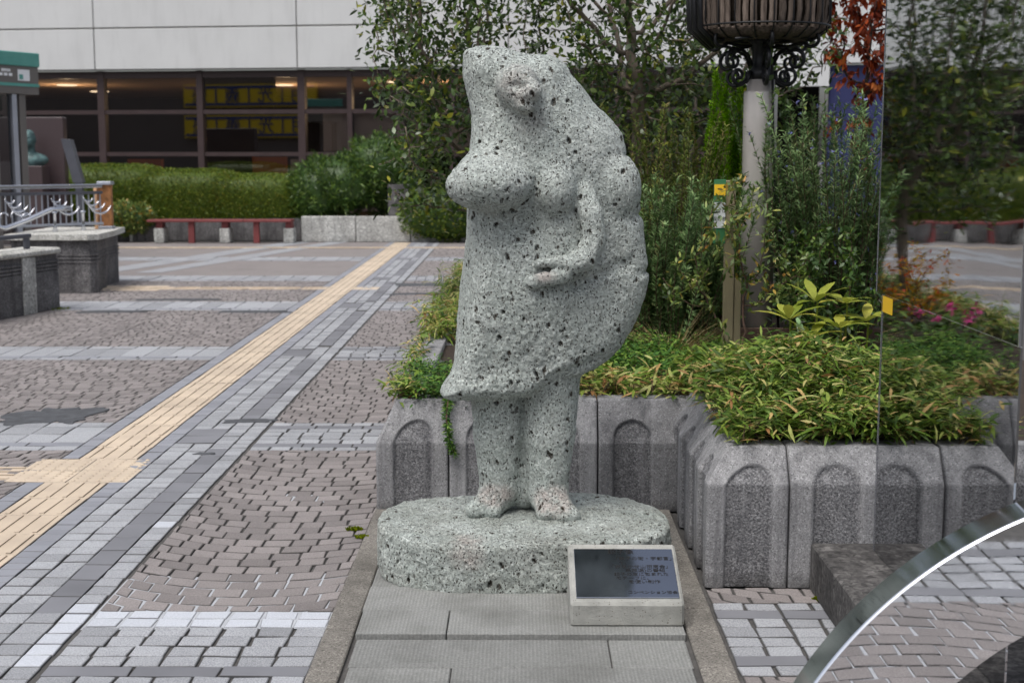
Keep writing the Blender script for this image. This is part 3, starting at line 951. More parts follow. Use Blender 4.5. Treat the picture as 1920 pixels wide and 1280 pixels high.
# ------------------------------------------------------------------ the stone figure
CLOAK = [(-.222,1.912),(-.214,1.929),(-.201,1.937),(-.146,1.943),(-.091,1.944),(-.047,1.933),(-.01,1.922),(.039,1.916),(.1,1.912),(.137,1.898),(.159,1.879),(.181,1.837),(.218,1.798),(.26,1.743),(.292,1.712),(.336,1.669),(.368,1.626),(.382,1.577),(.384,1.555),(.378,1.548),(.392,1.542),(.41,1.517),(.431,1.461),(.438,1.4),(.44,1.345),(.432,1.33),(.446,1.318),(.453,1.295),(.462,1.213),(.470,1.145),(.462,1.118),(.475,1.105),(.474,1.083),(.46,1.021),(.439,.958),(.41,.893),(.368,.83),(.326,.785),(.268,.746),(.217,.724),(.143,.717),(.104,.695),(.066,.67),(.015,.647),(-.078,.641),(-.174,.637),(-.257,.635),(-.293,.643),(-.311,.659),(-.307,.682),(-.281,.721),(-.26,.766),(-.25,.862),(-.245,.957),(-.232,1.083),(-.216,1.177),(-.207,1.271),(-.205,1.345),(-.205,1.412),(-.202,1.491),(-.2,1.55),(-.196,1.585),(-.19,1.634),(-.19,1.695),(-.207,1.773),(-.223,1.841)]
YC = 5.20
fd = Field((-0.35, 4.85, 0.186), (0.52, 5.46, 1.99), 0.0046)
X2, Z2 = np.meshgrid(fd.ax[0], fd.ax[2], indexing='ij')
sd2 = poly_sdf(X2.astype(float), Z2.astype(float), CLOAK)
def sstep(a, b, x):
    t = np.clip((x - a) / (b - a), 0, 1); return t * t * (3 - 2 * t)
def depth_front(x, z):
    d = 0.185 - 0.085 * sstep(0.10, 0.44, x)
    d = d + 0.055 * np.exp(-((x + 0.02) / 0.20) ** 2 - ((z - 1.02) / 0.24) ** 2)
    d = d - 0.050 * sstep(1.50, 1.80, z)
    d = d + 0.020 * (1 - sstep(0.66, 0.80, z)) * (1 - sstep(0.0, 0.35, x))
    d = d - 0.03 * np.exp(-((x - 0.02) / 0.10) ** 2 - ((z - 1.30) / 0.05) ** 2)
    return d
e2 = np.maximum(-sd2, np.minimum(-sd2, 0))
RR = 0.115 - 0.055 * (1 - sstep(0.70, 0.95, Z2)) - 0.03 * sstep(0.2, 0.42, X2)
rim = np.clip(1 - (-sd2) / RR, 0, 3)[:, None, :]
Df = depth_front(X2, Z2)[:, None, :]
Db = (0.17 - 0.07 * sstep(0.10, 0.44, X2))[:, None, :]
dy = fd.ax[1][None, :, None] - YC
q = np.sqrt((dy / np.where(dy < 0, Df, Db)) ** 2 + rim ** 2)
fd.F[:] = ((q - 1) * np.minimum(np.where(dy < 0, Df, Db), RR[:, None, :])).astype(np.float32)
yf = lambda x, z: YC - float(depth_front(np.float64(x), np.float64(z)))
# legs and feet
for (a, b, ra, rb) in (((-.092, 5.20, .74), (-.088, 5.20, .50), .112, .098), ((-.088, 5.20, .50), (-.084, 5.20, .28), .098, .076),
                       ((.112, 5.165, .78), (.102, 5.16, .50), .112, .097), ((.102, 5.16, .50), (.096, 5.155, .28), .097, .073)):
    fd.cap(a, b, ra, rb, 0.014)
for (a, b, ra, rb) in (((-.085, 5.20, .275), (-.165, 5.125, .222), .066, .036), ((-.10, 5.19, .245), (-.11, 5.10, .215), .05, .030), ((-.165, 5.125, .218), (-.188, 5.115, .213), .034, .026),
                       ((.10, 5.15, .275), (.160, 5.055, .222), .066, .040), ((.10, 5.14, .25), (.085, 5.06, .22), .05, .034), ((.16, 5.055, .22), (.192, 5.04, .213), .036, .026)):
    fd.cap(a, b, ra, rb, 0.03)
# breasts, belly, chest hollow
fd.ell((-.118, 5.005, 1.444), (.158, .150, .098), 0.012)
fd.ell((-.100, 5.075, 1.500), (.115, .090, .085), 0.05)
fd.ell((.122, 5.040, 1.425), (.076, .085, .096), 0.012)
fd.ell((.10, 5.075, 1.50), (.07, .06, .08), 0.05)
# arm with open hand resting on the belly
arm = [(.215, yf(.205, 1.43) + .035, 1.42), (.248, yf(.248, 1.33) - .026, 1.335), (.255, yf(.25, 1.25) - .034, 1.245), (.225, yf(.22, 1.18) - .036, 1.178), (.155, yf(.15, 1.15) - .026, 1.148)]
ra_ = (.045, .044, .043, .042, .042)
for i in range(4): fd.cap(arm[i], arm[i + 1], ra_[i], ra_[i + 1], 0.008)
fd.cap((.15, yf(.15, 1.16) - .034, 1.170), (.058, yf(.06, 1.16) - .022, 1.164), .026, .016, 0.006)
fd.cap((.15, yf(.15, 1.13) - .034, 1.124), (.032, yf(.03, 1.10) - .020, 1.098), .032, .022, 0.008)
fd.cap((.142, yf(.14, 1.145) - .062, 1.146), (.062, yf(.05, 1.135) - .046, 1.138), .010, .007, 0.004, 'cut')
# elbow / rolled sleeve of the wrap
fd.ell((.338, 5.150, 1.432), (.098, .092, .116), 0.026)
# shoulder ridge and the fold running down from the neck
# neck, face
fd.cap((.018, 5.055, 1.74), (.055, 5.075, 1.615), .055, .060, 0.05)
fd.ell((-.020, 5.045, 1.795), (.078, .085, .078), 0.02)
fd.ell((.008, 5.010, 1.752), (.055, .062, .048), 0.025)
fd.cap((-.012, 4.978, 1.835), (.044, 4.955, 1.777), .020, .027, 0.018)
fd.ell((.030, 4.958, 1.764), (.032, .030, .022), 0.015)
fd.ell((-.030, 4.955, 1.790), (.016, .014, .009), 0.016, 'cut')
fd.ell((.012, 4.975, 1.717), (.030, .030, .020), 0.02)
# pleats pressed into the edge of the wrap
for a, b in (((.395, 1.548), (.315, 1.566)), ((.45, 1.325), (.355, 1.318)), ((.48, 1.110), (.35, 1.138))):
    fd.cap((a[0], yf(a[0], a[1]) + .012, a[1]), (b[0], yf(b[0], b[1]) - .006, b[1]), .013, .008, 0.012, 'cut')
for a, b in (((.12, .735), (.30, .80)), ((.20, 1.08), (.40, 1.16)), ((-.19, 1.70), (-.13, 1.60))):
    fd.cap((a[0], yf(a[0], a[1]) + .002, a[1]), (b[0], yf(b[0], b[1]) + .002, b[1]), .014, .012, 0.03, 'cut')
# flat cut where the stone stands on its base
fd.cap((.010, 5.225, .76), (.006, 5.215, .25), .062, .050, 0.02)
fd.lumps(0.0012, (0.30, 0.17))
fd.grain(.050, .0010, 41); fd.grain(.020, .0007, 42); fd.grain(.0095, .0009, 43)
fd.pits(1900, 0.0026, 0.0082)
V, Fc, (ix, iy, iz) = fd.mesh()
pit_a = fd.pit[ix, iy, iz].astype(np.float32)
def patch(V, c, r_): return np.clip(1.3 - np.linalg.norm((V - np.array(c)) / np.array(r_), axis=1), 0, 1) * 1.6
pink_a = np.clip(patch(V, (-.015, 4.97, 1.79), (.10, .14, .10)) * 0.45 + patch(V, (.03, 5.0, 1.66), (.07, .1, .06)) * .25 + patch(V, (-.10, 5.12, .275), (.07, .1, .04)) + patch(V, (.115, 5.06, .265), (.07, .1, .055)) * 1.2 + patch(V, (.08, 4.94, 1.12), (.04, .05, .025)) * .8, 0, 1)
statue = thing('statue', (0, 5.12, 0), 'pitted pale green stone statue of a wrapped figure standing on a stone base', 'statue')
mk('figure', V, Fc, M['oya'], statue, True, {'pit': pit_a, 'pink': pink_a})
del fd
fb = Field((-0.62, 4.64, -0.02), (0.60, 5.52, 0.235), 0.0052)
X, Y, Z = fb.ax[0][:, None, None], fb.ax[1][None, :, None], fb.ax[2][None, None, :]
qq = (np.abs(X / 0.548) ** 2.8 + np.abs((Y - 5.090) / 0.376) ** 2.3) ** (1 / 2.4)
d2 = (qq - 1) * 0.34 + 0.006 * np.sin(X * 9 + 1)
zt = Z - 0.198 - 0.006 * np.sin(X * 7) 
rr = 0.018
a_ = np.maximum(d2 + rr, 0); zt = np.maximum(zt, -(Z - 0.004)); b_ = np.maximum(zt + rr, 0)
fb.F[:] = np.sqrt(a_ ** 2 + b_ ** 2) + np.minimum(np.maximum(d2 + rr, zt + rr), 0) - rr
fb.lumps(0.0025, (0.25, 0.12), 21); fb.grain(.045, .0018, 51); fb.grain(.020, .0014, 52); fb.grain(.0105, .0014, 53)
fb.pits(850, 0.0030, 0.0088, 31)
V, Fc, (ix, iy, iz) = fb.mesh()
mk('base_stone', V, Fc, M['oya_base'], statue, True, {'pit': fb.pit[ix, iy, iz].astype(np.float32), 'pink': np.clip(patch(V, (-.19, 4.79, .15), (.07, .1, .055)), 0, 1)})
del fb
# ------------------------------------------------------------------ plot the statue stands on
plot = thing('statue_plot', (0, 4.5, 0), 'rectangle of tooled grey slabs framed by narrow kerbs under the statue', 'plinth paving')
mk('bed', [(-.648, 2.6, -.004), (.648, 2.6, -.004), (.648, 6.02, -.004), (-.648, 6.02, -.004)], [(0, 1, 2, 3)], M['grout'], plot)
def slabs(y0, y1, xs, z):
    for a, b in zip(xs[:-1], xs[1:]):
        v, f = bevbox(a + .002, b - .002, y0 + .002, y1 - .002, -.004, z + random.uniform(-.001, .001), .003)
        mk('slab', v, f, M['slab'], plot, origin=((a + b) / 2, (y0 + y1) / 2, 0), attrs={'tint': [random.random()] * len(v)})
slabs(3.10, 3.32, (-.515, -.10, .505), .004)
slabs(3.32, 3.57, (-.52, .22, .51), .004)
slabs(3.57, 3.81, (-.525, -.30, .515), .004)
slabs(3.81, 4.05, (-.53, -.215, .52), .004)
slabs(4.05, 4.296, (-.535, .275, .525), .004)
slabs(4.303, 4.54, (-.54, -.245, .53), .021)
slabs(4.54, 4.80, (-.545, .53), .021)
slabs(4.80, 5.40, (-.545, .0, .535), .012)
slabs(5.40, 6.0, (-.545, -.2, .535), .012)
for xa, xb in ((-.645, -.547), (.539, .645)):
    ys = [2.6, 3.3, 3.92, 4.36, 5.05, 5.7, 6.0] if xa < 0 else [2.6, 3.5, 4.6, 5.3, 6.0]
    for a, b in zip(ys[:-1], ys[1:]):
        off = 0.03 * max(0, (4.6 - a)) if xa < 0 else 0
        v, f = bevbox(xa, xb, a + .002, b - .002, -.004, .010 + random.uniform(-.002, .002), .004)
        mk('kerb_stone', v, f, M['kerb'], plot, origin=((xa + xb) / 2, (a + b) / 2, 0))

# ------------------------------------------------------------------ plaque block
PX0, PX1, PY0, PY1, PZ = .158, .530, 4.375, 4.70, .021
zf, zb = PZ + .078, PZ + .188
plq = thing('plaque', (.344, 4.53, PZ), 'sloping pale stone block carrying a dark inscribed plate, in front of the statue', 'plaque')
mb = MB()
def wedge(x0, x1, y0, y1, z0, za, zb_, b):
    v, f = bevbox(x0, x1, y0, y1, 0, 1, b)
    out = []
    for x, y, z in v:
        t = (y - y0) / (y1 - y0); zt = za + (zb_ - za) * t
        hgt = zt - z0
        z2 = z0 + b * (z / b if z < b * 1.01 else 1) if z <= b * 1.01 else (zt - b * (1 - (z - (1 - b)) / b) if z >= 1 - b * 1.01 else z0 + z * hgt)
        out.append((x, y, z2))
    return out, f
v, f = wedge(PX0, PX1, PY0, PY1, PZ - .002, zf, zb, .008)
mb.add(v, f).build('stone_block', M['plaqstone'], plq)
sl = math.atan2(zb - zf, PY1 - PY0)
U = Vector((1, 0, 0)); W = Vector((0, math.cos(sl), math.sin(sl))); Nn = Vector((0, -math.sin(sl), math.cos(sl)))
slen = (PY1 - PY0) / math.cos(sl)
pw, ph = .338, slen * 0.80
O = Vector((PX0 + .020, PY0, zf)) + W * (slen * 0.075)
def on_plate(u, w, n): return O + U * u + W * w + Nn * n
vv, ff = bevbox(0, pw, 0, ph, -.002, .006, .0008)
plate = mk('plate', [tuple(on_plate(*p)) for p in vv], ff, M['plate'], plq)
def text_mesh(body, size, align='LEFT', ext=0.0, xs=1.0):
    c = bpy.data.curves.new('lettering', 'FONT'); c.body = body; c.size = size; c.align_x = align; c.extrude = ext; c.resolution_u = 2
    o = bpy.data.objects.new('lettering', c); col.objects.link(o)
    dg = bpy.context.evaluated_depsgraph_get()
    me = o.evaluated_get(dg).to_mesh()
    v = [(p.co.x * xs, p.co.y, p.co.z) for p in me.vertices]; f = [tuple(p.vertices) for p in me.polygons]
    bpy.data.objects.remove(o); bpy.data.curves.remove(c)
    return v, f
for body, u, vtop, size in (('餃子像', .34, .105, .030), ('「餃子の街・宇都宮」', .385, .235, .0215), ('て、', .445, .325, .019), ('「おまかせ山田商会」', .335, .405, .0215),
                            ('系放送)の番組', .50, .482, .0215), ('餃子の皮に包まれた', .385, .560, .0205), ('モチーフに、', .40, .638, .0205),
                            ('を使い制作', .52, .716, .0215), ('コンベンション協会', .50, .925, .0185)):
    v, f = text_mesh(body, size, ext=.0003, xs=1.0)
    mk('lettering', [tuple(on_plate(u * pw + x, (1 - vtop) * ph + y, .0064 + z)) for x, y, z in v], f, M['platetext'], plate)

# ------------------------------------------------------------------ planter of precast panels with arched recesses
def m_panel():
    t = NT('precast_panel')
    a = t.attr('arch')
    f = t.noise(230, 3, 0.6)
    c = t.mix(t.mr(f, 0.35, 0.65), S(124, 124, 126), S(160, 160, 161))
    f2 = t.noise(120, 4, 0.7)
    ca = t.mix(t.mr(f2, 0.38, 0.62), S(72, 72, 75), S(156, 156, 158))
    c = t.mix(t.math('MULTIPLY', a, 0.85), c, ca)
    c = t.mix(1.0, c, t.ramp(t.attr('tint'), [(0, 0.84), (1, 1.10)]), 'MULTIPLY')
    vo = t.n.new('ShaderNodeSeparateColor'); t.l.new(t.vor(190)['Color'], vo.inputs[0])
    c = t.mix(t.mr(vo.outputs[0], 0.78, 0.95, 0, 0.45), c, S(196, 196, 198))
    c = t.mix(t.mr(vo.outputs[1], 0.8, 0.95, 0, 0.5), c, S(58, 58, 60))
    st = t.noise(1.0, 4, 0.65, v=t.map((18, 18, 1.5)))
    c = t.mix(t.mr(st, 0.47, 0.74, 0, 0.6), c, S(66, 66, 70))
    big = t.noise(3.2, 5, 0.7)
    c = t.mix(t.mr(big, 0.45, 0.75, 0, 0.6), c, S(74, 74, 78))
    lt = t.noise(1.0, 3, 0.6, v=t.map((12, 12, 2.0), (0, 0, 1)))
    c = t.mix(t.mr(lt, 0.55, 0.75, 0, 0.4), c, S(186, 186, 188))
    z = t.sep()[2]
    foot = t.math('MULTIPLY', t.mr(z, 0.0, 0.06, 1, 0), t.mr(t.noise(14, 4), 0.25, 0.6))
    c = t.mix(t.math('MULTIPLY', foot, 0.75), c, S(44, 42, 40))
    h = t.math('ADD', t.math('MULTIPLY', f, 0.35), t.math('MULTIPLY', t.math('MULTIPLY', f2, a), 2.2))
    return t.done(t.bsdf(c, 0.82, 0, t.bump(h, 0.004, 1.0), 0.35))
M['panel'] = m_panel()
planter = thing('planter', (0.8, 6.5, 0), 'grey precast concrete planter with arched recesses in its panels, full of shrubs', 'planter')
def panel(P0, du, w, mid, top, sb, arches, s0=0, s1=0, ledge=0.11, z0=0.0, st=0.0050):
    """P0: foot corner, du: unit direction along the face, outward = du rotated -90 deg"""
    du = Vector(du); out = Vector((du.y, -du.x, 0))
    cl = math.hypot(top - mid, sb)
    Lt = (mid - z0) + cl + ledge
    nu, nv = max(8, int(w / st)), int(Lt / st)
    verts, att = [], []
    bl = 0.007
    def prof(v):
        v1 = mid - z0
        def raw(v):
            if v < v1: return 0.0, z0 + v
            if v < v1 + cl: t = (v - v1) / cl; return sb * t, mid + (top - mid) * t
            return sb + (v - v1 - cl), top
        a = raw(max(0, v - bl / 2)); b = raw(min(Lt, v + bl / 2)); return (a[0] + b[0]) / 2, (a[1] + b[1]) / 2
    pr = [prof(Lt * j / nv) for j in range(nv + 1)]
    vtop = (mid - z0) + cl * 0.52
    for j in range(nv + 1):
        v = Lt * j / nv; ins, z = pr[j]
        p2 = prof(min(Lt, v + .004)); p1 = prof(max(0, v - .004))
        nz, no = (p2[0] - p1[0]), (p2[1] - p1[1]); l = math.hypot(nz, no) or 1
        nrm = out * (no / l) + Vector((0, 0, nz / l))
        for i in range(nu + 1):
            u0, u1 = s0 * ins + .003, w - s1 * ins - .003
            tt = i / nu
            u = u0 + (u1 - u0) * tt
            d = 0.0
            ub = w * tt
            for uc, hw in arches:
                vc = vtop - hw
                if v < vc: sdist = abs(ub - uc) - hw
                else: sdist = math.hypot(ub - uc, v - vc) - hw
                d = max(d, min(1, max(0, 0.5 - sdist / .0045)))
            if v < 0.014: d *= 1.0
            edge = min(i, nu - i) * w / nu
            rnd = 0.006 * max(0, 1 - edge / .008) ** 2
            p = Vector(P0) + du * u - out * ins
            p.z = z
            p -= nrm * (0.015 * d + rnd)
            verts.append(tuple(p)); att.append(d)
    N = nu + 1
    faces = [(j * N + i, j * N + i + 1, (j + 1) * N + i + 1, (j + 1) * N + i) for j in range(nv) for i in range(nu)]
    # returns at both ends and at the back of the ledge
    rim_ = [j * N for j in range(nv + 1)], [j * N + nu for j in range(nv + 1)]
    for k, ids in enumerate(rim_):
        b0 = len(verts)
        for i in ids:
            x, y, z = verts[i]; q = Vector((x, y, z)) - out * 0.05; verts.append((q.x, q.y, max(z0, z - .02))); att.append(0)
        for t in range(len(ids) - 1):
            qd = (ids[t], ids[t + 1], b0 + t + 1, b0 + t)
            faces.append(qd if k == 0 else qd[::-1])
    last = [nv * N + i for i in range(N)]; b0 = len(verts)
    for i in last:
        x, y, z = verts[i]; verts.append((x, y, z - .1)); att.append(0)
    faces += [(last[i], last[i + 1], b0 + i + 1, b0 + i) for i in range(nu)]
    c = Vector(P0) + du * (w / 2)
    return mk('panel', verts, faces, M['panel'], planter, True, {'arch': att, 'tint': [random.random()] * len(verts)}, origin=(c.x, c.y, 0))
LM, LT, LS = .305, .485, .085     # left section profile
RM, RT, RS = .382, .505, .085     # right section profile
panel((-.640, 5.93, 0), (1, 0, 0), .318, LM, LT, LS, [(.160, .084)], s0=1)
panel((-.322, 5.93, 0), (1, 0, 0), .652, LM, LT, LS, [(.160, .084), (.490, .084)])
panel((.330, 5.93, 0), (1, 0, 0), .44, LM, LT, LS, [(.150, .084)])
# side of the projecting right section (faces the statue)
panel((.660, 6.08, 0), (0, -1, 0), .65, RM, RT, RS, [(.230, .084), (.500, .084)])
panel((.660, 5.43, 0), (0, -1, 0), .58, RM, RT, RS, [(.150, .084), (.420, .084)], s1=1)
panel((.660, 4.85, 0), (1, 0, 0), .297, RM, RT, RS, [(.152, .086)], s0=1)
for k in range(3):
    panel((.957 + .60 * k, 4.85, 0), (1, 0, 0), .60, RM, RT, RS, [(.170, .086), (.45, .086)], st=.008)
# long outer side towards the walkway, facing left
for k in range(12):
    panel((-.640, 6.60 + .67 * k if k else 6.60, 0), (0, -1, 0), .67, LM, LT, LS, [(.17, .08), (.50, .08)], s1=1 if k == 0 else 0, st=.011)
panel((1.9, 13.97, 0), (-1, 0, 0), 2.54, LM, LT, LS, [], s1=1, st=.03)
# planter soil
poly = [(-.52, 6.02), (.755, 6.02), (.755, 4.95), (2.7, 4.95), (2.7, 13.8), (-.52, 13.8)]
soil = mk('soil', [(x, y, .452) for x, y in poly], [tuple(range(6))], M['soil']); tag(soil, kind='structure')
brd = MB().box(.55, 2.4, 8.05, 8.09, .44, .545, .004).build('edging_board', M['board'])
tag(brd, 'low brown edging board across the planting bed behind the dwarf bamboo', 'edging board')

# ------------------------------------------------------------------ dark stone seat, mirror screen, arched mirror band
seat = thing('stone_seat', (1.6, 4.2, 0), 'low dark weathered stone block against the planter under the mirror screen', 'stone block')
MB().box(1.035, 2.6, 3.52, 4.838, 0, .172, .006).build('block', M['darkstone'], seat)
MB().box(1.58, 2.6, 2.55, 3.515, 0, .085, .006).build('block', M['darkstone'], seat)
MB().box(2.10, 2.6, 3.0, 3.515, .087, .18, .006).build('block', M['darkstone'], seat)

mir = thing('mirror_screen', (1.24, 4.2, .172), 'tall polished steel mirror screen rising from the dark stone block', 'mirror sculpture')
MB().box(1.232, 1.239, 3.412, 4.815, 1.078, 2.072, .0004).build('upper_panel', M['mirror'], mir)
lp = MB().box(1.234, 1.240, 3.412, 4.735, .174, 1.0765, .0004).build('lower_panel', M['mirror2'], mir)
MB().box(1.2265, 1.2315, 3.404, 3.411, 1.078, 2.072).build('edge_trim', M['steel_edge'], mir)
MB().box(1.2300, 1.2325, 4.8155, 4.819, 1.078, 2.072).build('edge_trim', M['steel_edge'], mir)
MB().box(1.2310, 1.2335, 4.7355, 4.738, .174, 1.0765).build('edge_trim', M['steel_edge'], mir)
st_ = MB().box(1.2328, 1.2338, 4.61, 4.73, 1.018, 1.072).build('sticker', M['yellow'], lp)
tag(st_, label='small yellow sticker at the top corner')
for k in range(3):
    pass
ring = thing('mirror_arch', (1.664, 3.34, 0), 'curved band of polished steel rising in an arc at the lower right corner', 'mirror sculpture')
def arc_band(name, mat, sec, a0=18, a1=162, n=150):
    cx, cz = 1.664, -.356
    v, f = [], []
    for i in range(n + 1):
        a = R(a0 + (a1 - a0) * i / n)
        for r_, y in sec: v.append((cx + r_ * math.cos(a), y, cz + r_ * math.sin(a)))
    m = len(sec)
    for i in range(n):
        for k in range(m - 1):
            f.append((i * m + k, i * m + k + 1, (i + 1) * m + k + 1, (i + 1) * m + k))
    return mk(name, v, f, mat, ring, True)
YF, YB, RO, RI = 3.280, 3.400, 1.127, .857
arc_band('front_face', M['ring'], [(RI, YF), (RO - .006, YF)])
arc_band('polished_edge', M['steel_edge'], [(RO - .006, YF), (RO - .001, YF + .003), (RO, YF + .008)])
arc_band('rim', M['ringrim'], [(RO, YF + .008), (RO, YB)])
arc_band('back_face', M['ring'], [(RO, YB), (RI, YB)])
arc_band('inner_rim', M['ring'], [(RI, YB), (RI, YF)])
# ------------------------------------------------------------------ building across the plaza
# local frame: u along the facade, depth into the building, z up.  The facade runs very slightly away to the left.
FA = Vector((-11.13, 29.55, 0)); FB_ = Vector((-2.56, 28.40, 0))
fu = (FB_ - FA).normalized(); fn = Vector((-fu.y, fu.x, 0))          # fn points into the building
def fac(u, d, z): p = FA + fu * u + fn * d; return (p.x, p.y, z)
bld = thing('plaza_building', (FA.x, FA.y, 0), 'long building with white wall panels above dark brown framed windows, across the plaza', 'building')
def fbox(u0, u1, d0, d1, z0, z1, bev=0.0):
    return MB().box(u0, u1, d0, d1, z0, z1, bev).xf(lambda p: fac(*p))
UJ = [-6.4, -2.05, 2.26, 6.60, 10.94, 15.28, 19.62, 23.96]        # vertical joints
ZJ = [3.285, 4.135, 6.0, 8.0]
for a, b in zip(UJ[:-1], UJ[1:]):
    for z0, z1 in zip(ZJ[:-1], ZJ[1:]):
        fbox(a + .012, b - .012, 0, .12, z0 + .014, z1 - .014, .006).build('wall_panel', M['cladding'], bld)
fbox(UJ[0], UJ[-1], .05, .5, 3.31, 8.0).build('wall_core', M['cladding_joint'], bld)
fbox(UJ[0], UJ[-1], .02, 12, 8.02, 8.3).build('roof', M['cladding'], bld)
# window band: posts, transoms, panes
posts = [(-2.05, .16), (.1, .1), (2.26, .15), (4.42, .13), (6.60, .15), (7.62, .10), (8.68, .16), (9.75, .10), (10.94, .15), (13.1, .13), (15.28, .15)]
for u, w in posts:
    fbox(u - w / 2, u + w / 2, .22, .40, 0, 3.28).build('window_post', M['frame'], bld)
for z, h in ((3.20, .14), (2.43, .085), (1.56, .085), (.45, .12)):
    for (a, wa), (b, wb) in zip(posts[:-1], posts[1:]):
        if 7.0 < (a + b) / 2 < 8.5 and z < 2 and False: continue
        fbox(a + wa / 2 + .001, b - wb / 2 - .001, .24, .38, z - h / 2, z + h / 2).build('window_transom', M['frame'], bld)
for (a, wa), (b, wb) in zip(posts[:-1], posts[1:]):
    for z0, z1 in ((.51, 1.515), (1.605, 2.385), (2.475, 3.128)):
        v = [fac(a + wa / 2, .31, z0), fac(b - wb / 2, .31, z0), fac(b - wb / 2, .31, z1), fac(a + wa / 2, .31, z1)]
        mk('pane', v, [(0, 1, 2, 3)], M['glass'], bld)
# room behind the glass
def q4(name, pts, mat): return mk(name, pts, [(0, 1, 2, 3)], mat, bld)
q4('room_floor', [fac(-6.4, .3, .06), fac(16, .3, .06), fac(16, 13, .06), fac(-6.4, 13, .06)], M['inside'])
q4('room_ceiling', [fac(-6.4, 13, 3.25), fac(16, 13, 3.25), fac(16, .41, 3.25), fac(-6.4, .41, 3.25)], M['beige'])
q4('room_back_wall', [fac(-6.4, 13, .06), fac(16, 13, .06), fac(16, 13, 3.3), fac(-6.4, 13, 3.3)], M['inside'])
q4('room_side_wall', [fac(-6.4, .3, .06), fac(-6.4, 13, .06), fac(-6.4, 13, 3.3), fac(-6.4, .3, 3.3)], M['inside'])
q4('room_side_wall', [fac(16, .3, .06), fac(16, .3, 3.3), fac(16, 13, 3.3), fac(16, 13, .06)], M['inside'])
fbox(3.95, 5.6, 1.5, 1.7, 2.4, 3.24).build('bulkhead', M['inside'], bld)
fbox(6.98, 8.58, .50, .52, 1.62, 2.40).build('blind', M['blind'], bld)
fbox(8.80, 10.8, .50, .52, 1.62, 2.40).build('blind', M['blind'], bld)
fbox(5.2, 5.95, 1.2, 1.3, .3, 1.5).build('orange_screen', M['orangebox'], bld)
fbox(6.05, 6.5, 1.2, 1.3, .3, 1.45).build('white_screen', M['blind'], bld)
fbox(2.2, 3.0, 1.6, 1.7, .3, 1.45).build('orange_screen', M['orangebox'], bld)
for u, d, s_ in ((-.75, 4.95, .24), (1.72, 1.28, .07), (-1.46, 8.38, .24), (4.55, 5.7, .22), (7.6, 4.6, .2), (10.5, 4.6, .2)):
    c = fac(u, d, 3.235)
    m2 = MB().lathe([(s_, 0), (s_, .012)], (c[0], c[1], 3.232), 16).build('ceiling_light', M['lamp'], bld)
for u, d in ((-.75, 4.95), (4.55, 5.7), (8.5, 4.6)):
    L_ = bpy.data.lights.new('ceiling_lamp_light', 'POINT'); L_.energy = 45; L_.color = (1, .72, .42); L_.shadow_soft_size = .15
    lo = bpy.data.objects.new('ceiling_lamp_light', L_); col.objects.link(lo); lo.parent = bld; lo.location = Vector(fac(u, d, 2.7)) - bld.location
# right end: open dark passage, blue wall panel, pale column
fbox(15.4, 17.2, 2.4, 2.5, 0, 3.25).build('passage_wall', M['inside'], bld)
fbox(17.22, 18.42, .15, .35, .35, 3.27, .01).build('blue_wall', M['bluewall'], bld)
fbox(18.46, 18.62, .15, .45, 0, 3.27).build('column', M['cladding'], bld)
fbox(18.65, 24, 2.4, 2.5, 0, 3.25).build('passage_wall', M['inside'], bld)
fbox(15.36, 17.2, -.05, .10, 2.86, 3.26).build('fascia', M['cladding'], bld)

# shop block behind the viewer, seen only as a reflection in the glass
opp = thing('shop_building', (-10, -32, 0), 'dark shop building with yellow and blue signs, reflected in the plaza windows', 'building')
MB().box(-70, 30, -46, -33, 0, 11).build('wall', M['cityblock'], opp)
SX0, SZ0, SW, SH = -41.2, 2.7, 10.0, 1.55
def shop_sign(x0, z0, w, h, body):
    a = MB().box(x0, x0 + w, -32.9, -32.6, z0, z0 + h).build('sign_panel', M['signyellow'], opp)
    for zz in (z0 + .10, z0 + h - .28):
        MB().box(x0 + .1, x0 + w - .1, -32.58, -32.55, zz, zz + .18).build('sign_stripe', M['signblue'], a)
    n = len(body); cw = w / n
    for k, ch in enumerate(body):
        v, f = text_mesh(ch, min(cw, h) * 0.78, 'CENTER', ext=.02)
        cx = x0 + w - cw * (k + .5)
        mk('sign_letter', [(cx - x, -32.54 - z, z0 + h * .27 + y) for x, y, z in v], f, M['signblue'], a)
        if k < n - 1:
            MB().box(x0 + w - cw * (k + 1) - .05, x0 + w - cw * (k + 1) + .05, -32.58, -32.55, z0 + .3, z0 + h - .3).build('sign_bar', M['signblue'], a)
shop_sign(SX0, SZ0, SW, SH, '明光義塾')
shop_sign(SX0, SZ0 + SH + .55, SW, SH, '明光義塾')
# ------------------------------------------------------------------ far side of the plaza: low walls, bench
def on(u, d, z): return fac(u, d, z)          # facade frame helper
lowwall = thing('planter_wall', (-2.6, 24.9, 0), 'pale stained low concrete wall right of the red bench', 'low wall')
for k in range(5):
    a = -3.96 + .98 * k
    MB().box(a + .006, a + .974, 24.80, 25.0, 0, .455 + random.uniform(-.004, .004), .012).build('wall_block', M['whitewall'], lowwall)
lw2 = thing('planter_wall', (-7.2, 24.9, 0), 'grey streaked low concrete wall left of the red bench, under the hedge', 'low wall')
for k in range(6):
    a = -9.6 + .52 * k
    MB().box(a + .02, a + .50, 24.84, 25.05, 0, .36, .012).build('wall_block', M['wallold'], lw2)
    MB().box(a - .04, a + .015, 24.80, 25.05, 0, .36, .008).build('wall_rib', M['whitewall'], lw2)
lw3 = MB().box(-6.5, -3.97, 25.15, 25.3, 0, .40, .01).build('planter_wall', M['wallold'])
tag(lw3, 'dark low wall in the shade behind the red bench', 'low wall')
bench = thing('bench', (-5.2, 24.6, 0), 'long low bench with red-brown seat on pale blocks and red legs', 'bench')
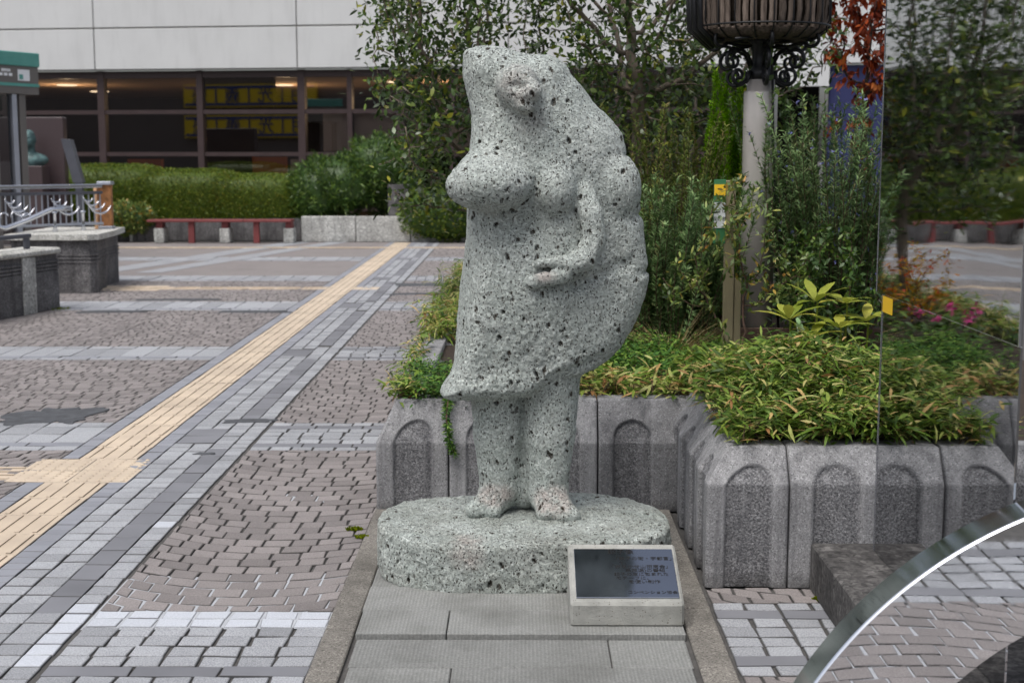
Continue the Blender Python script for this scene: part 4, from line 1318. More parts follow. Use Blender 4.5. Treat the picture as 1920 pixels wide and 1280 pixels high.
for k in range(3):
    a = -6.62 + .85 * k
    MB().box(a + .003, a + .847, 24.42, 24.80, .372, .412, .006).build('seat_board', M['redpaint'], bench)
for x in (-6.42, -5.26, -4.13):
    MB().box(x - .09, x + .09, 24.46, 24.76, 0, .26, .012).build('pedestal', M['whitewall'], bench)
    MB().box(x - .055, x + .055, 24.50, 24.72, .262, .37).build('bracket', M['redpaint'], bench)
for x in (-5.85, -4.70):
    MB().box(x - .05, x + .05, 24.47, 24.56, 0, .37).build('leg', M['redpaint'], bench)

# ------------------------------------------------------------------ left parapet with ornamental railing
para = thing('parapet', (-5.2, 14.5, 0), 'streaked grey concrete parapet with pale coping at the left edge', 'parapet')
pa = Vector((-5.66, 10.0, 0)); pb = Vector((-4.70, 14.0, 0))
pd = (pb - pa).normalized(); pn = Vector((-pd.y, pd.x, 0))
def along(s, d, z):
    p = pa + pd * s + pn * d; return (p.x, p.y, z)
Lp = (pb - pa).length
def pbox(s0, s1, d0, d1, z0, z1, bev=0.006): return MB().box(s0, s1, d0, d1, z0, z1, bev).xf(lambda p: along(*p))
for k in range(4):
    a = Lp - 1.03 * (k + 1)
    pbox(a + .006, a + 1.024, 0, .30, 0, .40).build('wall_block', M['wallold'], para)
    for q in range(3): pbox(a + .006, a + 1.024, -.012 + .004, .1, .405 + q * .035, .428 + q * .035, .004).build('groove_band', M['wallold'], para)
    pbox(a + .006, a + 1.024, .012, .30, .402, .56).build('wall_top', M['wallold'], para)
    pbox(a + .38, a + .60, -.014, .01, 0, .555, .004).build('pale_rib', M['whitewall'], para)
    pbox(a + .004, a + 1.026, -.04, .36, .563, .625, .018).build('coping', M['coping'], para)
pier = thing('parapet_pier', (-5.05, 16.2, 0), 'grey concrete pier with fluted end and pale coping at the end of the parapet', 'pier')
prof = [(-5.75, 15.55), (-4.86, 15.52), (-4.80, 15.60), (-4.83, 15.75), (-4.86, 15.78), (-4.86, 15.95), (-4.90, 15.98), (-4.90, 16.25), (-4.95, 16.3), (-4.97, 17.0), (-5.75, 17.1)]
MB().prism(prof, 0, .60).build('body', M['wallold'], pier)
for q in range(3):
    MB().prism([(x + (.012 if x > -5.5 else 0), y - (.012 if y < 15.7 else 0)) for x, y in prof], .345 + q * .04, .365 + q * .04).build('groove_band', M['wallold'], pier)
cp = [(-5.80, 15.48), (-4.86, 15.45), (-4.76, 15.56), (-4.80, 16.25), (-4.90, 17.08), (-5.80, 17.15)]
MB().prism(cp, .602, .665).build('coping', M['coping'], pier)

rail = thing('railing', (-5.5, 15.5, .6), 'silver metal railing with curled wave ornament on top of the parapet', 'railing')
ra, rb = Vector((-6.9, 14.8, 0)), Vector((-5.02, 16.6, 0))
rd = (rb - ra).normalized(); rl = (rb - ra).length; rnn = Vector((-rd.y, rd.x, 0))
def rp(s, d, z): p = ra + rd * s + rnn * d; return (p.x, p.y, z)
MB().box(0, rl, -.03, .05, 1.16, 1.205, .008).xf(lambda p: rp(*p)).build('top_rail', M['chrome'], rail)
MB().box(0, rl, -.02, .03, 1.085, 1.12, .006).xf(lambda p: rp(*p)).build('under_rail', M['darkmetal'], rail)
MB().box(0, rl, -.02, .03, .72, .75, .006).xf(lambda p: rp(*p)).build('bottom_rail', M['alu'], rail)
for k in range(36):
    s_ = .04 + k * rl / 36
    MB().box(s_, s_ + .012, .0, .012, .75, 1.085).xf(lambda p: rp(*p)).build('baluster', M['alu'], rail)
for c0 in (.25, .85, 1.45, 2.0, 2.4):
    for q in range(4):
        r_ = .06 + .028 * q
        pts = [rp(c0 + .05 * q + r_ * math.cos(a), -.05, 1.06 - .02 * q + r_ * math.sin(a)) for a in np.linspace(math.pi * 1.05, math.pi * 1.9, 12)]
        MB().tube(pts, [.004 + .010 * math.sin(math.pi * i / 11) for i in range(12)], 6).build('curl_ornament', M['chrome'], rail, True)
for q in range(12):
    s_ = .2 + q * .13; zz = .80 + .06 * math.sin(q * .8)
    pts = [rp(s_ + .05 * math.cos(a), -.06, zz + .05 * math.sin(a)) for a in np.linspace(.2, math.pi * 1.1, 10)]
    MB().tube(pts, .009, 6).build('curl_ornament', M['chrome'], rail, True)
wv = [rp(s_, -.10, z) for s_, z in ((0, .66), (.5, .70), (.85, .79), (1.1, .80), (1.35, .72), (1.6, .80), (1.9, .92), (2.15, .93))]
MB().tube(wv, .03, 8).build('wave_bar', M['chrome'], rail, True)
for s_ in (1.95, 2.3): MB().lathe([(.035, 0), (.018, .06), (.018, .2), (.04, .23)], Vector(rp(s_, -.1, .665)), 10).build('stanchion', M['chrome'], rail, True)
hr = thing('handrail', (-5.0, 13.2, .62), 'low flat grey handrail bolted on the parapet coping', 'handrail')
pbox(Lp - 4.1, Lp - .30, .10, .16, .735, .775, .006).build('bar', M['darkmetal'], hr)
for s_ in (.35, 1.35, 2.4, 3.4): pbox(Lp - s_ - .03, Lp - s_ + .03, .11, .15, .626, .735, .003).build('post', M['darkmetal'], hr)

sgn = thing('notice_board', (-5.12, 16.75, .67), 'narrow upright faded orange notice board at the end of the railing', 'sign')
MB().box(-5.10, -4.945, 16.70, 16.78, .70, 1.19, .004).build('face', M['signface'], sgn)
MB().box(-5.142, -5.102, 16.66, 16.80, .66, 1.20, .004).build('frame_side', M['signwood'], sgn)
MB().box(-5.10, -4.93, 16.66, 16.80, 1.192, 1.23, .004).build('frame_top', M['alu'], sgn)
MB().box(-5.10, -4.93, 16.66, 16.80, .655, .698, .004).build('frame_bottom', M['alu'], sgn)
tp = MB().extr([(-5.62, 1.2), (-5.50, 1.2), (-5.63, 1.735), (-5.75, 1.745)], 17.4, 17.52).build('leaning_post', M['darkmetal'], None, origin=(-5.56, 17.46, 1.2))
tag(tp, 'leaning flat grey metal post behind the railing', 'post')
tp2 = MB().box(-5.60, -5.52, 17.42, 17.50, 0, 1.21).build('post_stub', M['darkmetal'], tp)

# ------------------------------------------------------------------ glazed lift kiosk at the left edge
kio = thing('lift_kiosk', (-8.3, 20.4, 0), 'glazed lift entrance with brown-grey fascia and green roof trim at the left edge', 'kiosk')
ka, kb = Vector((-8.35, 18.2, 0)), Vector((-7.10, 20.7, 0)); kd = (kb - ka).normalized(); kn = Vector((-kd.y, kd.x, 0)); kl = (kb - ka).length
def kp(s, d, z): p = ka + kd * s + kn * d; return (p.x, p.y, z)
def kbox(s0, s1, d0, d1, z0, z1, b=.004): return MB().box(s0, s1, d0, d1, z0, z1, b).xf(lambda p: kp(*p))
kbox(0, kl, 0, 1.0, 2.82, 3.02, .01).build('roof_trim', M['kioskgreen'], kio)
kbox(.0, kl - .02, .02, .98, 2.42, 2.818).build('fascia', M['kiosk'], kio)
kbox(0, kl - .015, .012, .019, 2.53, 2.575, 0).build('stripe', M['kioskgreen'], kio)
sgp = kbox(kl - .42, kl - .20, .010, .018, 2.61, 2.77, 0).build('pictogram', M['white'], kio)
kbox(kl - .40, kl - .33, .006, .0095, 2.63, 2.70, 0).build('pictogram_mark', M['kioskgreen'], sgp)
for z_, s0, s1 in ((2.73, .72, .55), (2.67, .95, .50)):
    for k in range(5):
        a = kl - s0 + (s0 - s1) * k / 5
        kbox(a, a + (s0 - s1) / 5 * .7, .012, .019, z_, z_ + .04, 0).build('lettering', M['white'], kio)
for s_, m, w in ((.05, 'kiosk', .14), (1.1, 'alu', .08), (1.9, 'kiosk', .1), (2.28, 'alu', .09), (kl - .38, 'kiosk', .12)):
    kbox(s_, s_ + w, .05, .16, 0, 2.418).build('post', M[m], kio)
for a, b in ((.20, 1.09), (1.19, 1.89), (2.01, 2.27), (2.38, kl - .39)):
    mk('pane', [kp(a, .10, .05), kp(b, .10, .05), kp(b, .10, 2.4), kp(a, .10, 2.4)], [(0, 1, 2, 3)], M['kglass'], kio)
kbox(.1, kl - .3, 0.6, .95, 0, 2.41).build('lift_core', M['inside'], kio)

# ------------------------------------------------------------------ bust in front of a dark granite slab
slabw = MB().box(-9.35, -7.93, 24.15, 24.35, 0, 2.19, .012).build('memorial_slab', M['darkgranite'])
tag(slabw, 'dark upright granite slab behind the bronze bust', 'memorial slab')
bust = thing('bust', (-8.42, 23.85, 0), 'green bronze bust of a bald man on a dark plinth beside the kiosk', 'bust')
MB().box(-8.68, -8.16, 23.66, 24.05, 0, 1.36, .01).build('plinth', M['darkgranite'], bust)
ff_ = Field((-8.80, 23.55, 1.355), (-8.02, 24.15, 2.02), .014)
ff_.ell((-8.42, 23.84, 1.82), (.105, .125, .15), .03)
ff_.ell((-8.42, 23.79, 1.76), (.085, .10, .10), .03)
ff_.cap((-8.42, 23.86, 1.72), (-8.42, 23.88, 1.58), .075, .085, .04)
ff_.ell((-8.42, 23.88, 1.46), (.30, .14, .13), .05)
ff_.ell((-8.42, 23.80, 1.42), (.18, .10, .12), .04)
ff_.cap((-8.42, 23.72, 1.80), (-8.42, 23.69, 1.765), .016, .022, .015)
for sx in (-1, 1):
    ff_.ell((-8.42 + sx * .04, 23.715, 1.815), (.02, .02, .012), .012, 'cut')
    ff_.ell((-8.42 + sx * .105, 23.85, 1.79), (.015, .03, .04), .012)
ff_.cap((-8.45, 23.70, 1.725), (-8.39, 23.70, 1.725), .007, .007, .008, 'cut')
V, Fc, _ = ff_.mesh(); mk('head_and_shoulders', V, Fc, M['bronze'], bust, True)
# ------------------------------------------------------------------ plants: generators
def unit(a): return a / np.maximum(np.linalg.norm(a, axis=-1, keepdims=True), 1e-9)
def foliage(name, P, D, N, L, W, mat, parent, tint, bend=0.25, shape=((0, .2), (.35, 1), (.7, .8), (1, .04)), kind=None, fold=0.0):
    P, D, N = np.asarray(P, float), unit(np.asarray(D, float)), np.asarray(N, float)
    n = len(P)
    L = np.broadcast_to(L, n)[:, None]; W = np.broadcast_to(W, n)[:, None]; bend = np.broadcast_to(bend, n)[:, None]
    Sd = unit(np.cross(D, N)); N = unit(np.cross(Sd, D))
    k = len(shape)
    V = np.zeros((n, 2 * k, 3))
    for i, (t, w) in enumerate(shape):
        c = P + D * L * t - N * (bend * L * t * t)
        V[:, 2 * i] = c - Sd * W * w / 2 + N * W * w * fold; V[:, 2 * i + 1] = c + Sd * W * w / 2 + N * W * w * fold
    base = (np.arange(n) * 2 * k)[:, None, None]
    q = np.array([[2 * i, 2 * i + 1, 2 * i + 3, 2 * i + 2] for i in range(k - 1)])[None]
    F_ = (base + q).reshape(-1, 4)
    o = mk(name, V.reshape(-1, 3), F_, mat, parent, False, {'tint': np.repeat(np.broadcast_to(tint, n), 2 * k)})
    if kind: tag(o, kind=kind)
    return o
def rnd_dirs(n, up=0.0, spread=1.0):
    d = rng.normal(size=(n, 3)) * spread; d[:, 2] += up
    return unit(d)

def colonize(attr, roots, step=0.07, di=0.6, dk=0.14, iters=90, lean=(0, 0, 0.0)):
    nodes, par = [], []
    for r_ in roots:
        r_ = np.array(r_, float)
        if r_.ndim == 1: nodes.append(r_); par.append(-1)
        else:
            for q, p in enumerate(r_): par.append(-1 if q == 0 else len(nodes) - 1); nodes.append(p)
    A = np.array(attr, float)
    lean = np.array(lean)
    for it in range(iters):
        if len(A) == 0: break
        Nn_ = np.array(nodes)
        d = np.linalg.norm(A[:, None] - Nn_[None], axis=2)
        near = d.argmin(1); dm = d[np.arange(len(A)), near]
        use = dm < (di if it > 25 else 99)
        if not use.any(): break
        acc = {}
        for a, j in zip(A[use], near[use]):
            acc.setdefault(j, []).append(unit(a - Nn_[j]))
        new = 0
        for j, vs_ in acc.items():
            dr = unit(np.mean(vs_, 0) + rng.normal(size=3) * 0.16 + lean)
            p = Nn_[j] + dr * step
            nodes.append(p); par.append(j); new += 1
        Nn2 = np.array(nodes[-new:])
        keep = np.linalg.norm(A[:, None] - Nn2[None], axis=2).min(1) > dk
        A = A[keep]
    return np.array(nodes), np.array(par)

def grow(nodes, par, r_tip, power, r_max):
    n = len(nodes); r_ = np.zeros(n); kids = [[] for _ in range(n)]
    for i in range(n):
        if par[i] >= 0: kids[par[i]].append(i)
    for i in range(n - 1, -1, -1):
        r_[i] = r_tip if not kids[i] else min(r_max, sum(r_[k] ** power for k in kids[i]) ** (1 / power))
    mb = MB()
    for i in range(n):
        starts = [k for k in kids[i]] if par[i] < 0 else sorted(kids[i], key=lambda k: -r_[k])[1:]
        for s_ in starts:
            ch = [i, s_]
            while kids[ch[-1]]:
                ch.append(max(kids[ch[-1]], key=lambda k: r_[k]))
            rr_ = [r_[ch[1]]] + [r_[k] for k in ch[1:]]
            mb.tube([nodes[k] for k in ch], rr_, 7 if rr_[0] > .012 else 4, caps=True)
    return mb, r_, kids

def ell_pts(n, c, r_, shell=0.0, zmin=None):
    out = []
    while len(out) < n:
        p = rng.normal(size=(n, 3)); p = unit(p) * (rng.random((n, 1)) ** (1 / 3) * (1 - shell) + shell)
        p = p * np.array(r_) + np.array(c)
        if zmin is not None: p = p[p[:, 2] > zmin]
        out += list(p)
    return np.array(out[:n])

def woody(name, loc, label, cat, attr, roots, leaf, bark, per=4, L=.055, W=.024, r_tip=.0025, power=2.3, r_max=.05, step=.07, di=.6, dk=.14, droop=0.15, thr=.009, tint=(0, 1), tp=1.0, group=None, spread=.04, bend=.2, trunk='trunk', crown='crown'):
    t = thing(name, loc, label, cat, group)
    nodes, par = colonize(attr, roots, step, di, dk)
    mb, r_, kids = grow(nodes, par, r_tip, power, r_max)
    mb.build(trunk, M[bark], t, True)
    ids = np.nonzero((r_ < thr) & (par >= 0))[0]
    ids = np.repeat(ids, per)
    n = len(ids)
    tw = unit(nodes[ids] - nodes[par[ids]])
    D = unit(tw * 0.5 + rng.normal(size=(n, 3)) * .75 + np.array([0, 0, -droop]))
    P = nodes[ids] + rng.normal(size=(n, 3)) * spread * .5 - tw * rng.random((n, 1)) * step
    N_ = unit(np.array([0, 0, 1.0]) + rng.normal(size=(n, 3)) * .55)
    foliage(crown, P, D, N_, L * rng.uniform(.65, 1.2, n), W * rng.uniform(.7, 1.15, n), M[leaf], t, tint[0] + (tint[1] - tint[0]) * rng.random(n) ** tp, bend)
    return t

def bed(name, label, cat, cx, cy, stems, leaf, L, W, height, per, **kw):
    """clump of leafy stems: stems = array of foot points"""
    t = thing(name, (cx, cy, float(np.min(stems[:, 2]))), label, cat, kw.get('group'))
    n = len(stems) * per
    base = np.repeat(stems, per, 0)
    h = np.repeat(height * rng.uniform(.55, 1.1, len(stems)), per) * rng.uniform(.35, 1, n)
    lean = np.repeat(rng.normal(size=(len(stems), 2)) * kw.get('lean', .25), per, 0)
    P = base + np.stack([lean[:, 0] * h, lean[:, 1] * h, h], 1) + rng.normal(size=(n, 3)) * kw.get('jit', .012)
    an = rng.random(n) * 6.283
    D = np.stack([np.cos(an), np.sin(an), rng.normal(size=n) * .4 + kw.get('up', .25)], 1)
    N_ = np.stack([-np.cos(an) * .3, -np.sin(an) * .3, np.ones(n)], 1) + rng.normal(size=(n, 3)) * .3
    foliage('leaves', P, D, N_, L * rng.uniform(.6, 1.2, n), W * rng.uniform(.7, 1.2, n), M[leaf], t, kw.get('tint', rng.random(n) ** kw.get('tp', 1.0)), kw.get('bend', .35))
    if kw.get('stalks', True):
        mb = MB()
        tops = stems.copy()
        for k in range(0, len(stems), kw.get('every', 3)):
            hh = height * .7; l2 = lean[k * per]
            s_ = stems[k]
            mb.tube([s_, s_ + np.array([l2[0] * hh, l2[1] * hh, hh])], kw.get('sr', .0022), 4)
        tag(mb.build('stems', M[kw.get('stem_mat', 'twig')], t), kind='stuff')
    return t

def spikes(name, label, cat, c, n_st, rad, height, leaf, nl, L, W, fan=.35, group=None, per_h=None, tint_tip=True, flowers=0, tp=1.0):
    """upright needle-leaved shrub"""
    t = thing(name, c, label, cat, group)
    mb = MB(); P, D, N_, T = [], [], [], []
    fl = []
    for k in range(n_st):
        a = rng.random() * 6.283; r0 = rad * math.sqrt(rng.random()) * .55
        foot = np.array(c) + np.array([r0 * math.cos(a), r0 * math.sin(a), 0])
        H_ = height * rng.uniform(.45, 1.0)
        out = np.array([math.cos(a), math.sin(a), 0]) * fan * rng.uniform(.2, 1.2) * H_
        cur = rng.normal(size=3) * .05 * H_
        ts = np.linspace(0, 1, 9)
        pts = [foot + out * tt ** 1.3 + np.array([0, 0, H_]) * tt + cur * math.sin(tt * 3) for tt in ts]
        mb.tube(pts, [.004 * (1 - .7 * tt) for tt in ts], 4)
        m = int(nl * H_ / height)
        tt = rng.uniform(.12, 1, m)
        idx = np.minimum((tt * 8).astype(int), 7); fr = tt * 8 - idx
        pa_ = np.array(pts)
        pp = pa_[idx] + (pa_[idx + 1] - pa_[idx]) * fr[:, None]
        ax = unit(pa_[idx + 1] - pa_[idx])
        sd_ = unit(np.cross(ax, rng.normal(size=(m, 3))))
        P.append(pp); D.append(unit(ax * rng.uniform(.4, 1.1, (m, 1)) + sd_)); N_.append(unit(ax - sd_ * .3)); T.append(np.clip(rng.random(m) ** tp * .7 + .3 * rng.random() , 0, 1))
        for q in range(flowers if rng.random() < .35 else 0): fl.append(pa_[rng.integers(4, 9)] + rng.normal(size=3) * .015)
    tag(mb.build('stems', M['twig'], t), kind='stuff')
    foliage('needles', np.concatenate(P), np.concatenate(D), np.concatenate(N_), L, W, M[leaf], t, np.concatenate(T), .1, shape=((0, .7), (.5, 1), (1, .3)))
    if fl:
        fl = np.array(fl); f2 = np.repeat(fl, 5, 0)
        foliage('flowers', f2, rnd_dirs(len(f2), .3), rnd_dirs(len(f2)), .014, .009, M['flower_blue'], t, rng.random(len(f2)), .2)
    return t

def tuft(name, label, cat, c, n, h, leaf, spread=.5, W=.004, rad=.05, droop=.55):
    t = thing(name, c, label, cat)
    a = rng.random(n) * 6.283; r0 = rad * np.sqrt(rng.random(n))
    P = np.array(c) + np.stack([r0 * np.cos(a), r0 * np.sin(a), np.zeros(n)], 1)
    D = np.stack([np.cos(a) * spread, np.sin(a) * spread, np.ones(n)], 1) + rng.normal(size=(n, 3)) * .2
    N_ = np.stack([-np.cos(a), -np.sin(a), np.full(n, .6)], 1)
    foliage('blades', P, D, N_, h * rng.uniform(.6, 1.15, n), W, M[leaf], t, rng.random(n), -droop * rng.uniform(.5, 1.3, n) * -1, shape=((0, .8), (.3, 1), (.6, .8), (.85, .5), (1, .05)))
    return t

def hedge(name, label, boxes, leaf, n, L, W, tp=1.0, core='leaf_dark', top_bright=False, group=None, wild=.05):
    """clipped mass built from overlapping rounded blocks: (cx,cy,cz,rx,ry,rz,power)"""
    t = thing(name, (boxes[0][0], boxes[0][1], 0), label, 'hedge' if 'hedge' in name else 'shrub', group)
    wts = np.array([(b[3] * b[4] + b[3] * b[5] * 2) for b in boxes]); wts = wts / wts.sum()
    P, D = [], []
    mb = MB()
    for b, w in zip(boxes, wts):
        m = int(n * w); c = np.array(b[:3]); r_ = np.array(b[3:6]); e = b[6]
        d = rng.normal(size=(m, 3)); d[:, 1] -= .35
        d = unit(d)
        k = (np.abs(d) ** e).sum(1) ** (-1 / e)
        p = d * k[:, None]
        wob = 1 + wild * np.sin(p[:, 0] * 9 + p[:, 2] * 4 + c[0]) + wild * np.sin(p[:, 0] * 23 + p[:, 1] * 11) * .6
        p = c + p * r_ * (wob * rng.uniform(.91, 1.02, m))[:, None]
        P.append(p); D.append(d)
        vv_, ff2 = [], []
        nu_, nv_ = 20, 10
        for j in range(nv_ + 1):
            th_ = math.pi * j / nv_
            for i in range(nu_):
                ph_ = 2 * math.pi * i / nu_
                dd = np.array([math.sin(th_) * math.cos(ph_), math.sin(th_) * math.sin(ph_), math.cos(th_)])
                kk = (np.abs(dd) ** e).sum() ** (-1 / e)
                vv_.append(tuple(c + dd * kk * r_ * .93))
        for j in range(nv_):
            for i in range(nu_): ff2.append((j * nu_ + i, (j + 1) * nu_ + i, (j + 1) * nu_ + (i + 1) % nu_, j * nu_ + (i + 1) % nu_))
        mb.add(vv_, ff2)
    P = np.concatenate(P); D = np.concatenate(D); n = len(P)
    ok = P[:, 2] > .02
    P, D = P[ok], D[ok]; n = len(P)
    mb.build('inner_growth', M[core], t, True, attrs={'tint': [.45] * len(mb.v)})
    foliage('leaves', P, unit(D + rng.normal(size=(n, 3)) * .8 + np.array([0, 0, .2])), unit(rng.normal(size=(n, 3)) + D), L * rng.uniform(.6, 1.3, n), W * rng.uniform(.6, 1.2, n), M[leaf], t, rng.random(n) ** tp, .2)
    return t
# ------------------------------------------------------------------ plants: the planter
SOIL = .452
at_ = np.concatenate([ell_pts(1350, (.50, 9.9, 2.75), (1.75, 1.25, 1.85), 0.15, 1.15), ell_pts(130, (-.62, 9.7, 1.75), (.5, .6, .75), 0, 1.05), ell_pts(80, (-.74, 9.6, 2.6), (.40, .6, .6))])
woody('broadleaf_tree', (.2, 9.9, SOIL), 'spreading many-stemmed tree with small glossy dark leaves behind the statue', 'tree', at_,
      [[(-.30, 10.0, SOIL), (-.27, 10.0, .75), (-.25, 10.0, 1.05), (-.28, 9.95, 1.35)], [(.10, 10.1, SOIL), (.12, 10.1, .8), (.20, 10.1, 1.2)],
       [(.70, 9.6, SOIL), (.71, 9.6, .8), (.74, 9.6, 1.1), (.79, 9.6, 1.5), (.80, 9.62, 1.9)], [(1.05, 9.9, SOIL), (1.08, 9.9, .9), (1.12, 9.9, 1.4)]],
      'leaf_tree', 'bark', per=12, L=.056, W=.028, spread=.15, r_tip=.0042, power=2.3, r_max=.055, step=.07, di=.7, dk=.12, thr=.012, tp=1.3)

woody('maple_tree', (2.70, 11.0, SOIL), 'small tree with drooping rust-red autumn leaves beside the blue wall', 'tree', np.concatenate([ell_pts(330, (2.80, 11.0, 2.75), (.62, .5, .85)), ell_pts(20, (2.55, 11, 1.75), (.25, .2, .2))]),
      [[(2.78, 11.0, 0.0), (2.76, 11, .8), (2.70, 11, 1.4), (2.66, 11, 1.9)]], 'leaf_red', 'barkdark', per=7, L=.078, W=.034, r_tip=.003, r_max=.04, dk=.10, droop=1.0, thr=.012, bend=.35)

# dwarf bamboo carpet on the projecting corner, and the sparser strip beside it
def area_pts(n, poly_fn, x0, x1, y0, y1, zf):
    out = []
    while len(out) < n:
        x, y = rng.uniform(x0, x1), rng.uniform(y0, y1)
        if poly_fn(x, y): out.append((x, y, zf(x, y)))
    return np.array(out)
st1 = area_pts(1700, lambda x, y: x > .775 + .03 * math.sin(y * 30) and y > 4.96, .76, 1.75, 4.95, 6.55, lambda x, y: SOIL + .02 + .17 * math.exp(-((x - 1.20) / .36) ** 2 - ((y - 5.85) / .55) ** 2))
bed('dwarf_bamboo', 'yellow-green dwarf bamboo carpet spilling over the projecting planter corner', 'ground cover', 1.2, 5.6, st1, 'leaf_sasa', .072, .0135, .145, 10, tp=1.7, lean=.45, bend=.35, every=4)
st2 = area_pts(95, lambda x, y: True, .20, .80, 6.06, 6.45, lambda x, y: SOIL)
bed('dwarf_bamboo', 'sparse dwarf bamboo with dry tan leaves behind the statue leg', 'ground cover', .5, 6.25, st2, 'leaf_sasa', .08, .016, .13, 8, tp=.65, lean=.4, bend=.35)
st3 = area_pts(260, lambda x, y: True, -.56, -.42, 8.0, 12.8, lambda x, y: SOIL)
bed('ledge_grass', 'yellow-green grassy clumps along the outer ledge of the planter', 'ground cover', -.5, 10, st3, 'leaf_sasa', .11, .012, .16, 9, tp=1.1, lean=.7, bend=.6)
st3b = area_pts(90, lambda x, y: True, -.605, -.545, 6.3, 9.2, lambda x, y: SOIL + .03)
bed('ledge_grass', 'thin row of low grass in the joint of the planter ledge', 'ground cover', -.58, 7.8, st3b, 'leaf_sasa', .06, .009, .035, 7, tp=1.2, lean=.8, bend=.5, stalks=False)
st4 = area_pts(520, lambda x, y: True, .15, 1.05, 6.45, 7.55, lambda x, y: SOIL + .05 * math.sin(x * 7) ** 2)
bed('low_evergreen', 'low dark green feathery ground cover behind the dwarf bamboo', 'ground cover', .6, 7.0, st4, 'leaf_juniper', .028, .011, .10, 22, lean=.6, jit=.022, tp=1.0, bend=.2, every=6)
st7 = area_pts(420, lambda x, y: True, -.42, 2.6, 7.4, 13.5, lambda x, y: SOIL)
bed('low_evergreen', 'patchy low dark leaves covering the soil at the back of the planter', 'ground cover', 1.0, 10.5, st7, 'leaf_dark', .06, .026, .14, 14, lean=.6, jit=.06, bend=.3, every=5)
st5 = area_pts(150, lambda x, y: True, -.54, -.20, 6.02, 6.85, lambda x, y: .47)
bed('creeping_juniper', 'creeping juniper clump on the planter corner left of the statue', 'shrub', -.38, 6.4, st5, 'leaf_juniper', .028, .009, .075, 24, lean=.7, jit=.02, bend=.2, every=4)
st6 = area_pts(26, lambda x, y: True, -.57, -.46, 6.04, 6.22, lambda x, y: .485)
bed('dwarf_bamboo', 'tuft of dwarf bamboo at the planter corner left of the statue', 'ground cover', -.52, 6.1, st6, 'leaf_sasa', .075, .014, .06, 7, lean=.6, tp=1.2)
# trailing strand
tr = thing('trailing_juniper', (-.34, 5.99, .48), 'single juniper strand hanging down the front of the planter', 'shrub')
strand = [(-.33, 6.03, .50), (-.325, 5.97, .492), (-.33, 5.915, .42), (-.325, 5.905, .36), (-.31, 5.90, .31), (-.295, 5.90, .265)]
MB().tube(strand, [.004, .004, .0035, .003, .0025, .002], 5).build('stem', M['twig'], tr)
sp = np.array(strand); n = 420; ti = rng.random(n) * 4.999; ii = ti.astype(int); pp = sp[ii] + (sp[ii + 1] - sp[ii]) * (ti - ii)[:, None]
foliage('needles', pp, rnd_dirs(n) * np.array([1, .5, .7]) + np.array([0, -.2, -.3]), rnd_dirs(n), .030 * rng.uniform(.5, 1.2, n), .006, M['leaf_juniper'], tr, rng.random(n))

# upright needle shrubs
spikes('heath_shrub', 'tall olive and brown tipped heath shrub right of the statue', 'shrub', (.86, 8.5, SOIL), 170, .36, 1.40, 'leaf_heath', 260, .030, .0075, .28)
spikes('rosemary_shrub', 'grey-green rosemary shrub close behind the right edge of the statue', 'shrub', (.80, 7.75, SOIL), 190, .42, 1.0, 'leaf_rose', 260, .036, .0078, .34)
spikes('rosemary_shrub', 'tall rosemary shrub with pale blue flowers right of the steel post', 'shrub', (1.80, 8.0, SOIL), 230, .34, 1.46, 'leaf_rose', 300, .034, .0076, .30, flowers=3)
spikes('columnar_conifer', 'narrow lime green conifer standing left of the steel post', 'conifer', (1.262, 8.62, SOIL), 120, .15, 1.66, 'leaf_conifer', 380, .024, .011, .03)
spikes('orange_conifer', 'small orange-brown dried conifer tip left of the steel post', 'conifer', (1.13, 8.55, SOIL), 10, .06, 1.06, 'leaf_orange', 220, .018, .007, .02)
# leafy shrubs
woody('twiggy_shrub', (1.08, 7.0, SOIL), 'thin twiggy evergreen shrub in front of the steel post and label stake', 'shrub', np.concatenate([ell_pts(150, (1.07, 6.93, 1.24), (.22, .2, .24)), ell_pts(45, (1.28, 7.0, .95), (.22, .2, .2)), ell_pts(40, (.85, 7.05, .92), (.2, .2, .18))]),
      [[(1.12, 7.0, SOIL), (1.12, 7.0, .62)], [(1.05, 7.02, SOIL), (1.03, 7.0, .6)]], 'leaf_azalea', 'twig', per=6, L=.045, W=.016, r_tip=.0016, r_max=.010, step=.045, di=.6, dk=.075, thr=.006, droop=-.2, spread=.03, trunk='stems', crown='leaves')
woody('broadleaf_shrub', (1.66, 7.5, SOIL), 'rounded dark green leafy shrub right of the steel post foot', 'shrub', np.concatenate([ell_pts(170, (1.66, 7.5, .84), (.34, .32, .38), 0, .55)]),
      [[(1.60, 7.5, SOIL), (1.61, 7.5, .6)], [(1.75, 7.5, SOIL), (1.75, 7.5, .6)]], 'leaf_dark', 'twig', per=10, L=.045, W=.017, r_tip=.0016, r_max=.010, step=.045, di=.6, dk=.075, thr=.008, spread=.03, trunk='stems', crown='leaves')
for c, l_ in (((1.0, 10.6, .9), 'dark green bush filling the bed behind the heath shrub'), ((1.95, 9.6, .85), 'dark green bush behind the tall rosemary'), ((.35, 10.9, .85), 'dark green bush behind the statue shoulder'), ((2.5, 8.6, .8), 'dark green bush beside the mirror screen')):
    woody('background_shrub', (c[0], c[1], SOIL), l_, 'shrub', ell_pts(170, c, (.55, .5, .6), 0, .5), [[(c[0], c[1], SOIL), (c[0], c[1], .6)]], 'leaf_dark', 'twig', per=9, L=.055, W=.024, r_tip=.002, r_max=.012, step=.06, dk=.1, thr=.008, spread=.05, trunk='stems', crown='leaves')
